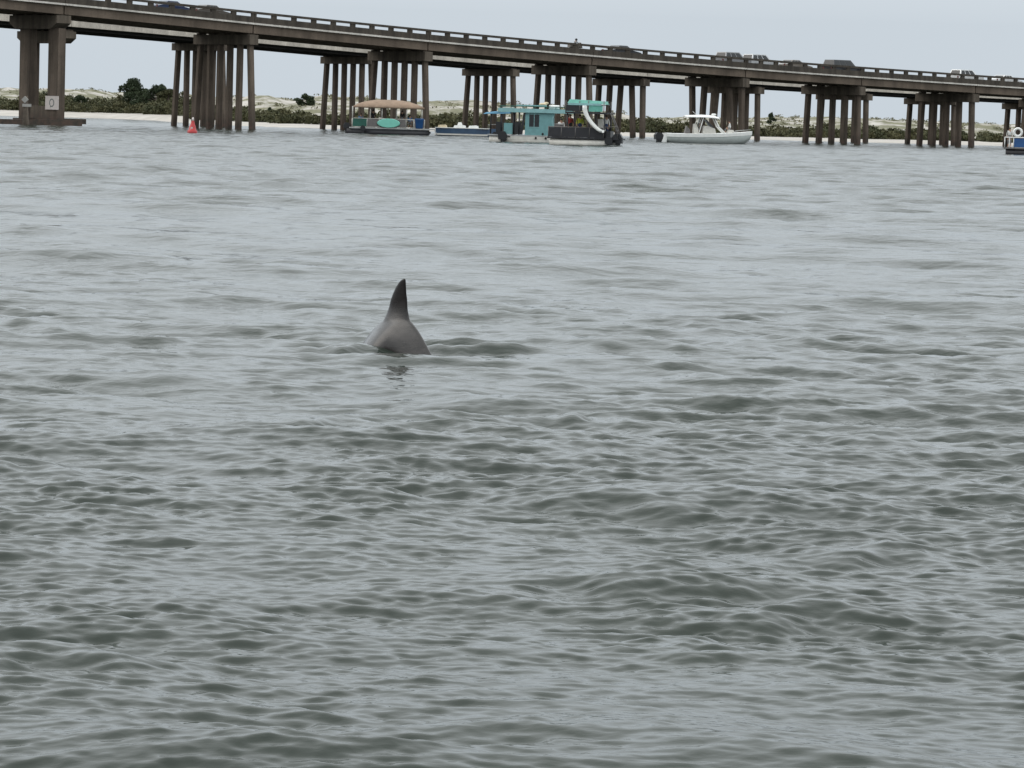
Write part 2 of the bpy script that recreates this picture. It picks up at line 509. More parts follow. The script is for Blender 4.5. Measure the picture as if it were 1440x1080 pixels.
# ------------------------------------------------------------------ far shore
SH = np.array([(-400, 760), (-200, 690), (-92, 640), (-76, 652), (-62, 610), (-46, 500), (-30, 452), (-10, 458), (16, 481),
               (38, 505), (75, 528), (140, 575), (300, 680), (500, 800)], float)
def shore(x): return np.interp(x, SH[:, 0], SH[:, 1])
DH = np.array([(-400, 6), (-115, 6.1), (-100, 6.2), (-92, 6.6), (-86, 5.4), (-74, 3.6), (-55, 4.2), (-42, 5.0), (-37, 4.0),
               (-33, 5.2), (-20, 4.6), (-8, 4.9), (6, 4.4), (16, 3.9), (22, 2.9), (34, 3.3), (44, 3.5), (60, 3.7), (80, 3.5), (120, 3.8), (400, 5)], float)
BASE = np.array([(-400, 1.1), (-60, 1.1), (-40, 0.55), (0, 0.5), (400, 0.6)], float)
def ground_z(x, y):
    x = np.asarray(x, float); y = np.asarray(y, float)
    d = y - shore(x) + 16 * (fbm(x / 15, y / 60, 21, 4) - 0.5)
    b = np.interp(x, BASE[:, 0], BASE[:, 1])
    z = np.where(d < 0, np.maximum(-1.5, d * 0.05), b * (1 - np.exp(-np.maximum(d, 0) / 9)))
    hd = np.interp(x, DH[:, 0], DH[:, 1])
    r = np.clip((d - 42) / 60, 0, 1); r = r * r * (3 - 2 * r)
    n1 = fbm(x / 16 + 3, y / 22, 31, 4); n2 = fbm(x / 5, y / 8 + 7, 41, 3)
    z = z + r * ((hd - b) * (0.62 + 0.62 * (n1 - 0.1)) * 0.95 + (n2 - 0.5) * 1.1)
    return z

def sand_material():
    t = NT('dune_sand')
    sand = t.ramp(t.noise(t.pos(), 0.25, 5), [(0.3, (0.37, 0.345, 0.31)), (0.7, (0.50, 0.47, 0.43))])
    scrub = t.ramp(t.noise(t.pos(), 0.9, 4), [(0.3, (0.10, 0.10, 0.055)), (0.7, (0.20, 0.19, 0.115))])
    big = t.noise(t.pos((1, 0.8, 1)), 0.16, 6, 0.68)
    k = t.ramp(big, [(0.43, (0, 0, 0)), (0.53, (1, 1, 1))])
    g = t.n('ShaderNodeNewGeometry'); sp = t.n('ShaderNodeSeparateXYZ'); t.l(g.outputs['Position'], sp.inputs[0])
    mr = t.n('ShaderNodeMapRange'); mr.inputs['From Min'].default_value = 0.75; mr.inputs['From Max'].default_value = 1.7
    t.l(sp.outputs['Z'], mr.inputs['Value'])
    ml = t.n('ShaderNodeMath', operation='MULTIPLY')
    bw = t.n('ShaderNodeRGBToBW'); t.l(k, bw.inputs[0])
    t.l(bw.outputs[0], ml.inputs[0]); t.l(mr.outputs[0], ml.inputs[1])
    t.l(t.mix(ml.outputs[0], sand, scrub), t.p.inputs['Base Color'])
    t.p.inputs['Roughness'].default_value = 0.95
    return t.m

def build_ground():
    xs = np.concatenate([np.linspace(-420, -130, 50)[:-1], np.linspace(-130, 150, 300), np.linspace(150, 520, 60)[1:]])
    ys = np.concatenate([np.linspace(430, 760, 240), np.linspace(760, 1150, 60)[1:]])
    X, Y = np.meshgrid(xs, ys)
    Z = ground_z(X, Y)
    V = np.stack([X, Y, Z], -1).reshape(-1, 3)
    nr, nc = X.shape
    idx = np.arange(nr * nc).reshape(nr, nc)
    Q = np.stack([idx[:-1, :-1], idx[:-1, 1:], idx[1:, 1:], idx[1:, :-1]], -1).reshape(-1, 4)
    tag(link_mesh('sand_dunes', np_mesh('sand_dunes', V, Q, None, sand_material(), True)), kind='structure')
build_ground()

def leaves(blobs, size, density, seed):
    """quads scattered through ellipsoidal clumps: blobs = (x,y,z,rx,ry,rz)"""
    g = np.random.default_rng(seed)
    P = []
    for bx, by, bz, rx, ry, rz in blobs:
        n = max(12, int(density * (rx * ry + rx * rz + ry * rz) / 3))
        d = g.normal(size=(n, 3)); d /= np.linalg.norm(d, axis=1)[:, None]
        rr = g.uniform(0.55, 1.06, n)[:, None]
        P.append(np.array([bx, by, bz]) + d * rr * np.array([rx, ry, rz]))
    P = np.concatenate(P); n = len(P)
    a = g.normal(size=(n, 3)); a /= np.linalg.norm(a, axis=1)[:, None]
    b = np.cross(a, g.normal(size=(n, 3))); b /= np.linalg.norm(b, axis=1)[:, None]
    s = (size * g.uniform(0.6, 1.3, n))[:, None]
    a *= s; b *= s * 0.62
    V = np.stack([P - a - b * .4, P + b, P + a, P - b], 1).reshape(-1, 3)
    Q = np.arange(4 * n).reshape(n, 4)
    return V, Q

def thicket():
    g = np.random.default_rng(5); blobs = []
    for i in range(900):
        x = g.uniform(-135, 150)
        d = 11 + 14 * float(fbm(np.array([x / 11.]), np.array([9.]), 65, 3)[0]) + 34 * g.random() ** 1.4
        if x > 12 and float(fbm(np.array([x / 8.]), np.array([d / 16. + 3]), 81, 3)[0]) < 0.38: continue
        y = float(shore(x)) + d
        z = float(ground_z(x, y))
        left = x < -55
        h = (g.uniform(1.5, 2.9) if left else g.uniform(1.1, 1.9)) * (0.65 + 0.7 * float(fbm(np.array([x / 9.]), np.array([2.]), 61, 3)[0]))
        h *= 0.72 + 0.4 * (d - 24) / 40
        w = g.uniform(1.2, 2.4)
        blobs.append((x, y, z + h * 0.42, w, w * 0.8, h * 0.6))
        if g.random() < 0.6:
            blobs.append((x + g.uniform(-1, 1), y, z + h * 0.85, w * .5, w * .5, h * .3))
    V, Q = leaves(blobs, 0.24, 120, 8)
    o = link_mesh('shore_thicket', np_mesh('shore_thicket', V, Q, None, M['scrub'], False))
    tag(o, 'low dark green scrub thicket lining the sandy far shore', 'thicket', kind='stuff')
    # thin grass tufts and low bushes freckling the dunes behind
    blobs = []
    for i in range(2600):
        x = g.uniform(-150, 170); d = g.uniform(55, 150); y = float(shore(x)) + d
        if float(fbm(np.array([x / 9. + 5]), np.array([y / 9.]), 71, 3)[0]) < 0.52: continue
        z = float(ground_z(x, y)); w = g.uniform(0.3, 0.9)
        blobs.append((x, y, z + w * .25, w, w, w * .42))
    V, Q = leaves(blobs, 0.16, 60, 9)
    o = link_mesh('dune_grass', np_mesh('dune_grass', V, Q, None, M['scrub_dry'], False))
    tag(o, 'dry olive grass tufts freckling the pale dunes', 'dune grass', kind='stuff')
thicket()

def tree(name, x, y, height, spread, label, cat='tree', kind='pine', seed=1, trunk_h=0.45, mat='pine', group=None):
    g = random.Random(seed)
    z0 = float(ground_z(x, y)) - 0.1
    root = empty(name, (x, y, z0), 0, label, cat, group)
    mb = MB()
    lean = g.uniform(-.06, .06)
    top = (lean * height, 0, height * 0.86)
    rb = height * 0.035
    mb.tube([(0, 0, 0), (lean * height * .3, .05, height * .3), (lean * height * .6, 0, height * .6), top], [rb, rb * .8, rb * .55, rb * .2], 7)
    blobs = []
    for i in range(9 + int(height)):
        f = trunk_h + (1 - trunk_h) * (i + 0.5) / (9 + int(height))
        a = g.uniform(0, 6.28)
        prof = math.sin(min(1, (f - trunk_h) / (1 - trunk_h) * .82 + .22) * math.pi) ** .7
        r = spread * prof * g.uniform(.45, .95)
        px, py, pz = math.cos(a) * r + lean * height * f, math.sin(a) * r, height * f
        mb.tube([(lean * height * f * .9, 0, height * f * .82), (px * .6, py * .6, pz * .95), (px, py, pz)], [rb * .35, rb * .25, rb * .1], 5)
        q = spread * g.uniform(.26, .46)
        blobs.append((px, py, pz, q * 1.15, q, q * .72))
        for k in range(2):
            blobs.append((px + g.uniform(-q, q), py + g.uniform(-q, q), pz + g.uniform(-q, q) * .6, q * .5, q * .5, q * .4))
    blobs.append((lean * height, 0, height * .9, spread * .4, spread * .4, height * .1))
    mb.build('trunk', M['bark'], root)
    V, Q = leaves(blobs, 0.17, 420, seed)
    link_mesh('crown', np_mesh('crown', V, Q, None, M[mat], False), None, root)
    return root

tree('pine_tree', -74.6, 690, 6.2, 2.6, 'tall dark pine standing clear above the shoreline scrub near the bridge pier', seed=3, trunk_h=.42)
tree('oak_tree', -71.2, 676, 4.1, 2.0, 'rounded dark oak at the foot of the tall pine', seed=4, trunk_h=.25, mat='pine')
tree('oak_tree', -68.0, 666, 5.0, 3.1, 'broad dark oak, widest of the clump beside the six-pile bridge bent', seed=5, trunk_h=.22, mat='pine')
tree('oak_tree', -64.3, 652, 4.4, 2.3, 'dark oak at the end of the clump, partly behind the bridge piles', seed=6, trunk_h=.22, mat='scrub')
tree('oak_tree', -84.0, 680, 3.0, 1.7, 'small dark tree in the scrub below the pale dune ridge', seed=7, trunk_h=.25)
tree('oak_tree', -101.5, 678, 3.6, 2.3, 'dark tree in the scrub behind the two-column pier', seed=8, trunk_h=.2)
tree('dune_bush', -33.0, 548, 1.35, 1.5, 'wide dark bush crowning a pale dune', 'bush', seed=9, trunk_h=.12)
tree('dune_bush', -38.2, 545, 1.0, .5, 'small dark bush in the dip between two dunes', 'bush', seed=10, trunk_h=.12)
tree('pine_tree', 41.3, 585, 2.0, .8, 'little lone pine on the low dune beyond the slender piles', seed=12, trunk_h=.25)

# ------------------------------------------------------------------ bridges
# bridge frame: station s runs along the deck (away to the right), n runs across it (away from the camera)
P0 = np.array([-49.57, 340.14]); EV = np.array([0.73888, 0.67384]); NV = np.array([-0.67384, 0.73888])
def bp(s, n, z): q = P0 + EV * s + NV * n; return (q[0], q[1], z)

PR_N = np.array([(-70, 13.1), (-40, 12.9), (-15, 12.45), (2.6, 11.94), (16.5, 11.36), (34.4, 10.60), (55.5, 9.77), (80.6, 8.97), (108, 8.24), (151.5, 7.49), (200, 6.95), (260, 6.4)])
PR_F = np.array([(-70, 13.2), (-20, 12.4), (5, 11.7), (24.8, 11.06), (47.7, 10.34), (73, 9.40), (97, 8.52), (116, 8.02), (144.5, 7.38), (165, 7.08), (190, 6.78), (260, 6.2)])
def spline(PR):
    # smooth the measured profile
    s = np.linspace(-70, 260, 661); z = np.interp(s, PR[:, 0], PR[:, 1])
    k = np.ones(41) / 41; zp = np.pad(z, 20, mode='edge'); z = np.convolve(zp, k, 'valid')
    return lambda q: float(np.interp(q, s, z))
ZN = spline(PR_N); ZF = spline(PR_F)

class BMB(MB):
    """mesh builder in the bridge frame; org is the thing's base"""
    def __init__(s, org): super().__init__(); s.o = org
    def P(s, q, n, z): x, y, z = bp(q, n, z); return (x - s.o[0], y - s.o[1], z - s.o[2])
    def bar(s, s0, s1, n0, n1, lo, hi, Z, seg=1, mi=0):
        for i in range(seg):
            a = s0 + (s1 - s0) * i / seg; b = s0 + (s1 - s0) * (i + 1) / seg
            za, zb = Z(a), Z(b)
            s.hexa([s.P(a, n0, za + lo), s.P(b, n0, zb + lo), s.P(b, n1, zb + lo), s.P(a, n1, za + lo),
                    s.P(a, n0, za + hi), s.P(b, n0, zb + hi), s.P(b, n1, zb + hi), s.P(a, n1, za + hi)], mi)
        return s
    def blk(s, s0, s1, n0, n1, z0, z1, mi=0):
        return s.hexa([s.P(s0, n0, z0), s.P(s1, n0, z0), s.P(s1, n1, z0), s.P(s0, n1, z0),
                       s.P(s0, n0, z1), s.P(s1, n0, z1), s.P(s1, n1, z1), s.P(s0, n1, z1)], mi)
    def pile(s, st, nt, zt, sb, nb, zb, a):
        h = a / 2; c = a * 0.16
        def ring(q, n, z):
            pts = [(-h + c, -h), (h - c, -h), (h, -h + c), (h, h - c), (h - c, h), (-h + c, h), (-h, h - c), (-h, -h + c)]
            return [s.P(q + i, n + j, z) for i, j in pts]
        return s.ring_loft([ring(sb, nb, zb), ring(st, nt, zt)], True, False)

W_N = 9.6
NEAR = [-62.0, -38.5, -15.6, 7.4, 30.6, 54.0, 77.9, 102.2, 122.0, 142.7, 162.6, 183.0, 203.5, 224.0]
FAR = [-31.5, -9.6, 12.4, 34.2, 55.5, 77.6, 100.2, 122.5, 143.4, 164.4, 182.4, 203.5, 226.0, 247.0]

def two_column_pier(root, org, sc, n0, zc, far=False):
    """hammer-cap pier on two rectangular columns, tie beam and footing"""
    part = empty('bent', (0, 0, 0)); part.parent = root
    mb = BMB(org)
    # cap with sloped underside at its ends
    a, b = sc - .85, sc + .85
    na, nb = n0 + .3, n0 + (9.2 if far else 8.3)
    prof = [(na, zc + 1.05), (na, zc + .30), (na + 1.0, zc - .25), (nb - 1.0, zc - .25), (nb, zc + .30), (nb, zc + 1.05)]
    vs = [mb.P(a, n, z) for n, z in prof] + [mb.P(b, n, z) for n, z in prof]
    k = len(prof)
    mb.add(vs, [tuple(range(k)), tuple(reversed(range(k, 2 * k)))] + [(i, i + k, (i + 1) % k + k, (i + 1) % k) for i in range(k)])
    mb.build('pier_cap', M['conc'], part)
    for nc in ((n0 + 2.55, n0 + 7.45) if far else (n0 + 1.35, n0 + 6.2)):
        m = BMB(org); m.blk(sc - .42, sc + .42, nc - .85, nc + .85, .55, zc - .2)
        m.build('column', M['conc_pile'], part)
    m = BMB(org); m.blk(sc - .36, sc + .36, n0 + 2.2, n0 + 5.35, .62, 1.9); m.build('tie_beam', M['conc'], part)
    m = BMB(org); m.blk(sc - 1.9, sc + 1.9, n0 - .4, n0 + 3.6, -2.0, .58); m.build('footing', M['conc_pile'], part)
    m = BMB(org); m.blk(sc - 1.9, sc + 1.9, n0 + 3.95, n0 + 8.2, -2.0, .50); m.build('footing', M['conc_pile'], part)
    for i in range(5):
        m = BMB(org); n = na + .5 + i * (nb - na - 1.0) / 4
        m.blk(sc - .6, sc + .6, n - .28, n + .28, zc + 1.05, zc + 1.16 + (.08 if far else 0)); m.build('bearing', M['conc'], part)
    return part

def pile_bent(root, org, sc, n0, zc, hcap, style, a=.58):
    part = empty('bent', (0, 0, 0)); part.parent = root
    m = BMB(org); m.blk(sc - .55, sc + .55, n0 + .1, n0 + W_N - .1, zc, zc + hcap); m.build('pier_cap', M['conc'], part)
    if style == 6:
        tops = [n0 + .7 + i * (W_N - 1.4) / 5 for i in range(6)]
        bat = [-.75, 0, 0, 0, 0, .75]
    elif style == 5:
        tops = [n0 + .8 + i * (W_N - 1.6) / 4 for i in range(5)]
        bat = [-.35, -.05, .02, .12, .55]
    else:
        tops = [n0 + .8 + i * (W_N - 1.6) / 4 for i in range(5)]
        bat = [-.30, -.85, 1.05, .55, -.55] if style == 51 else [-.25, -.75, .75, .45, .55]
    f = zc / 8.0
    for t, b in zip(tops, bat):
        m = BMB(org); j = random.uniform(-.05, .05)
        m.pile(sc, t, zc + .02, sc + j, t + b * max(.7, f), -2.5, a * (1.12 if style != 6 else 1.0))
        m.build('pile', M['conc_pile'], part)
    for i in range(5):
        m = BMB(org); n = n0 + .75 + i * (W_N - 1.5) / 4
        m.blk(sc - .45, sc + .45, n - .25, n + .25, zc + hcap, zc + hcap + .13); m.build('bearing', M['conc'], part)
    return part

def near_bridge():
    org = bp(80, 4.8, 0)
    root = empty('road_bridge', org, 0, 'weathered brown concrete road bridge with pierced parapet, carrying the traffic', 'bridge')
    Z = ZN
    for i, sc in enumerate(NEAR):
        zc = Z(sc) - 2.12
        if sc < 20: two_column_pier(root, org, sc, 0, zc)
        else: pile_bent(root, org, sc, 0, zc, 1.0, 6 if sc < 90 else (51 if sc < 110 else 5))
    for s0, s1 in zip(NEAR[:-1], NEAR[1:]):
        a, b = s0 + .03, s1 - .03; sg = 4
        m = BMB(org); m.bar(a, b, 0, W_N, -.09, .08, Z, sg); m.build('deck_slab', M['conc_pale'], root)
        m = BMB(org); m.bar(a, b, .45, W_N - .45, .08, .10, Z, sg); m.build('carriageway', M['asphalt'], root)
        for j in range(5):
            n = .28 + j * (W_N - .56 - .5) / 4
            m = BMB(org)
            # I-girder: flange, web, bottom flange
            if j == 0:
                m.bar(a + .05, b - .05, n, n + .5, -.97, -.09, Z, sg)
            else:
                m.bar(a, b, n + .15, n + .35, -.80, -.09, Z, sg); m.bar(a, b, n, n + .5, -.97, -.80, Z, sg)
            m.build('girder', M['conc_fascia'], root)
        m = BMB(org); m.bar(a, b, .10, .38, .08, .70, Z, sg); m.build('parapet_wall', M['conc_rail'], root)
        m = BMB(org); m.bar(a, b, .08, .40, 1.00, 1.23, Z, sg); m.build('top_rail', M['conc_rail'], root)
        m = BMB(org); m.bar(a, b, W_N - .36, W_N - .06, .10, .62, Z, sg); m.build('barrier', M['conc_rail'], root)
        nb = round((s1 - s0) / 2.58)
        for k in range(nb + 1):
            q = s0 + (s1 - s0) * k / nb
            w = .30
            q0, q1 = max(a, q - w), min(b, q + w)
            m = BMB(org); m.bar(q0, q1, .13, .35, .70, 1.00, Z); m.build('rail_post', M['conc_rail'], root)
    return root
near_bridge()

OFF = 37.0
def far_bridge():
    org = bp(120, OFF + 4.8, 0)
    root = empty('road_bridge', org, 0, 'second road bridge behind, with pale concrete edge over dark girders', 'bridge')
    Z = ZF
    for i, sc in enumerate(FAR):
        zc = Z(sc) - 1.36
        if sc < 40: two_column_pier(root, org, sc, OFF, zc - .35, True)
        else: pile_bent(root, org, sc, OFF, zc, .84, 6 if sc < 110 else (52 if sc < 130 else 5))
    for s0, s1 in zip(FAR[:-1], FAR[1:]):
        a, b = s0 + .03, s1 - .03; sg = 4
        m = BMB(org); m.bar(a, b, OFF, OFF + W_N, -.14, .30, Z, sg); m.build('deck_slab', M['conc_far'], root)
        m = BMB(org); m.bar(a, b, OFF + .005, OFF + .34, .30, 1.15, Z, sg); m.build('barrier', M['conc_far'], root)
        m = BMB(org); m.bar(a, b, OFF + W_N - .34, OFF + W_N - .04, .30, 1.15, Z, sg); m.build('barrier', M['conc_far'], root)
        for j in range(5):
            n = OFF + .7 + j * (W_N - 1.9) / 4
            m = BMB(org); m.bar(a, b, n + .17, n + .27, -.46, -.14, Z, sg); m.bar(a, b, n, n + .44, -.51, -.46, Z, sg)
            m.build('girder', M['girder_shaded'], root)
    return root
far_bridge()

# sign on the near pier's column and the marker beside it
def pier_sign():
    q = bp(6.86, 1.25, 1.55)
    rz = math.atan2(EV[1], EV[0]) + math.pi / 2          # board along n, facing -e
    root = empty('pier_sign', q, rz, 'square white board with grey ring mark on a bridge pier column', 'sign')
    MB().box(-1.1, 1.1, -.02, .03, 0, 1.32).build('board', M['sign_white'], root)
    m = MB(); k = 28
    for i in range(k):
        if i in (23, 24): continue
        a0, a1 = 2 * math.pi * i / k, 2 * math.pi * (i + 1) / k
        pts = [(r * math.cos(a), r * math.sin(a) + .66) for a in (a0, a1) for r in (.40, .30)]
        m.hexa([(pts[0][0], .03, pts[0][1]), (pts[1][0], .03, pts[1][1]), (pts[3][0], .03, pts[3][1]), (pts[2][0], .03, pts[2][1]),
                (pts[0][0], .042, pts[0][1]), (pts[1][0], .042, pts[1][1]), (pts[3][0], .042, pts[3][1]), (pts[2][0], .042, pts[2][1])])
    m.build('ring_mark', M['sign_grey'], root)
    MB().box(.16, .24, .03, .042, .22, .42).build('tail_mark', M['sign_grey'], root)
    for x in (-.9, .9):
        MB().box(x - .05, x + .05, -.12, -.02, .1, 1.2).build('bracket', M['alu'], root)
pier_sign()

def marker_post():
    x, y = -45.8, 330.6
    root = empty('marker_post', (x, y, 0), R(-30), 'dark timber post with stacked white boards beside the two-column pier', 'marker')
    m = MB(); m.tube([(0, 0, -2), (0, 0, 2.75)], [.24, .20], 8); m.build('post', M['wood'], root)
    m = MB(); m.tube([(-.35, .1, -2), (-.05, .02, 1.9)], [.18, .15], 8); m.build('brace', M['wood'], root)
    m = MB(); m.tube([(.42, .1, -2), (.05, .02, 1.9)], [.18, .15], 8); m.build('brace', M['wood'], root)
    MB().box(-.15, .85, -.30, -.24, 1.76, 2.03).build('board', M['board_grey'], root)
    m = MB(); m.prism([(-.30, 2.42), (.12, 2.10), (.54, 2.42), (.12, 2.74)], -.30, -.25); m.build('board', M['board_grey'], root)
marker_post()

# ------------------------------------------------------------------ dolphin
def bake(o, name, mat, parent=None):
    """apply modifiers of a temporary object and return a clean mesh"""
    dg = bpy.context.evaluated_depsgraph_get()
    me = bpy.data.meshes.new_from_object(o.evaluated_get(dg))
    me.name = name
    bpy.data.objects.remove(o)
    return me

def dolphin_material():
    t = NT('wet_dolphin_skin')
    tc = t.n('ShaderNodeTexCoord'); sp = t.n('ShaderNodeSeparateXYZ'); t.l(tc.outputs['Object'], sp.inputs[0])
    mp = t.n('ShaderNodeMapping'); mp.inputs['Scale'].default_value = (3, 6, 10); t.l(tc.outputs['Object'], mp.inputs['Vector'])
    blot = t.ramp(t.noise(mp.outputs[0], 1.3, 6, 0.65), [(0.3, (0.010, 0.009, 0.0088)), (0.7, (0.042, 0.036, 0.034))])
    # the dorsal fin and its root are darker pigment
    fin = t.n('ShaderNodeMapRange'); fin.inputs['From Min'].default_value = 0.27; fin.inputs['From Max'].default_value = 0.38
    fz = t.n('ShaderNodeMath', operation='MULTIPLY_ADD'); fz.inputs[1].default_value = 0.28     # darkest along the leading edge
    t.l(sp.outputs['X'], fz.inputs[0]); t.l(sp.outputs['Z'], fz.inputs[2])
    t.l(fz.outputs[0], fin.inputs['Value'])
    c = t.mix(fin.outputs[0], blot, (0.014, 0.012, 0.012))
    sl = t.ramp(fin.outputs[0], [(0.0, (.5, .5, .5)), (1.0, (.12, .12, .12))]); t.l(sl, t.p.inputs['Specular IOR Level'])
    t.l(c, t.p.inputs['Base Color'])
    rr = t.ramp(t.noise(mp.outputs[0], 2.2, 4), [(0.35, (0.14, 0.14, 0.14)), (0.7, (0.34, 0.34, 0.34))])
    t.l(rr, t.p.inputs['Roughness'])
    b = t.n('ShaderNodeBump'); b.inputs['Strength'].default_value = 0.25; b.inputs['Distance'].default_value = 0.006
    t.l(t.noise(mp.outputs[0], 4.0, 5, 0.7), b.inputs['Height']); t.l(b.outputs[0], t.p.inputs['Normal'])
    return t.m

def dolphin():
    # local frame: +x forwards, z up, origin on the waterline below the dorsal fin
    # (x along body, back-top z, half width, half height)
    ST = [(1.22, -.86, .020, .020), (1.16, -.80, .045, .035), (1.04, -.68, .060, .050), (.97, -.58, .10, .10), (.86, -.44, .145, .155),
          (.70, -.16, .185, .205), (.52, .035, .215, .235), (.36, .150, .225, .245), (.22, .225, .222, .245), (.08, .272, .212, .240),
          (-.06, .283, .178, .232), (-.18, .246, .150, .220), (-.30, .168, .125, .205), (-.42, .058, .108, .190), (-.55, -.085, .100, .170),
          (-.68, -.30, .090, .148), (-.82, -.49, .066, .118), (-.95, -.68, .045, .085), (-1.06, -.84, .030, .055), (-1.14, -.94, .022, .03)]
    # spline the stations so the back is one smooth curve
    A_ = np.array(ST); n_ = len(A_); t_ = np.arange(n_)
    def cr(p, u):
        i = int(min(max(math.floor(u), 0), n_ - 2)); f = u - i
        a, b, c, d = (p[max(i - 1, 0)], p[i], p[i + 1], p[min(i + 2, n_ - 1)])
        return .5 * (2 * b + (c - a) * f + (2 * a - 5 * b + 4 * c - d) * f * f + (3 * b - a - 3 * c + d) * f ** 3)
    ST = [tuple(cr(A_, u)) for u in np.linspace(0, n_ - 1, (n_ - 1) * 4 + 1)]
    N = 40
    mb = MB(); rings = []
    for i, (x, zt, w, h) in enumerate(ST):
        a = ST[max(0, i - 1)]; b = ST[min(len(ST) - 1, i + 1)]
        d = Vector((a[0] - b[0], 0, (a[1] - a[3]) - (b[1] - b[3]))).normalized()
        up = Vector((0, 1, 0)).cross(d) * -1
        if up.z < 0: up = -up
        c = Vector((x, 0, zt)) - up * h
        ring = []
        for k in range(N):
            t = 2 * math.pi * k / N
            cy, cz = math.cos(t), math.sin(t)
            sharp = 1.0
            if cz > 0: cy = cy * (1 - .66 * cz ** 1.25)            # back narrows to a keel
            ring.append(c + Vector((0, 1, 0)) * (w * cy) + up * (h * cz))
        rings.append(ring)
    mb.ring_loft(rings, True, True)
    # dorsal fin: swept, hooked
    LV = [(-.08, .200, -.19, .085), (-.01, .172, -.170, .056), (.035, .146, -.158, .040), (.08, .118, -.150, .030), (.14, .092, -.150, .025), (.20, .048, -.142, .020),
          (.25, .004, -.140, .015), (.285, -.040, -.140, .011), (.305, -.078, -.138, .008), (.316, -.105, -.132, .004)]
    fr = []
    for z, xa, xb, th in LV:
        ring = []
        for k in range(16):
            t = 2 * math.pi * k / 16
            q = (1 - math.cos(t)) / 2
            x = xa + (xb - xa) * q
            y = th * math.sin(t) * (1.25 - .65 * q)
            ring.append((x, y, .258 + z))
        fr.append(ring)
    mb.ring_loft(fr, True, True)
    # pectoral fins and flukes (under water)
    for sy in (-1, 1):
        pr = []
        for f, c, th in ((0, .12, .03), (.35, .11, .022), (.7, .075, .014), (1, .02, .006)):
            px, py, pz = .62 - .22 * f, sy * (.14 + .25 * f), -.42 - .20 * f
            pr.append([(px + c * math.cos(2 * math.pi * k / 10), py, pz + th * math.sin(2 * math.pi * k / 10) - .3 * c * math.cos(2 * math.pi * k / 10)) for k in range(10)])
        mb.ring_loft(pr, True, True)
        fl = []
        for f, c, th in ((0, .10, .025), (.4, .10, .018), (.75, .06, .012), (1, .012, .005)):
            px, py, pz = -1.14 - .12 * f, sy * (.30 * f), -.92 - .10 * f
            fl.append([(px + c * .7 * math.cos(2 * math.pi * k / 10), py, pz + th * math.sin(2 * math.pi * k / 10) + c * .7 * math.cos(2 * math.pi * k / 10)) for k in range(10)])
        mb.ring_loft(fl, True, True)
    tmp = mb.build('tmp', M['black'])
    md = tmp.modifiers.new('r', 'REMESH'); md.mode = 'VOXEL'; md.voxel_size = 0.0085; md.use_smooth_shade = True
    sm = tmp.modifiers.new('s', 'SMOOTH'); sm.factor = 0.5; sm.iterations = 14
    me = bake(tmp, 'dolphin', None)
    me.materials.clear(); me.materials.append(dolphin_material())
    me.polygons.foreach_set('use_smooth', [True] * len(me.polygons))
    o = link_mesh('dolphin', me)
    o.location = (-.872, 27.2, .005)
    o.rotation_euler = (R(-4), 0, R(90 + 33))
    tag(o, 'grey-brown dolphin arching its back and dark dorsal fin out of the water', 'dolphin')
dolphin()

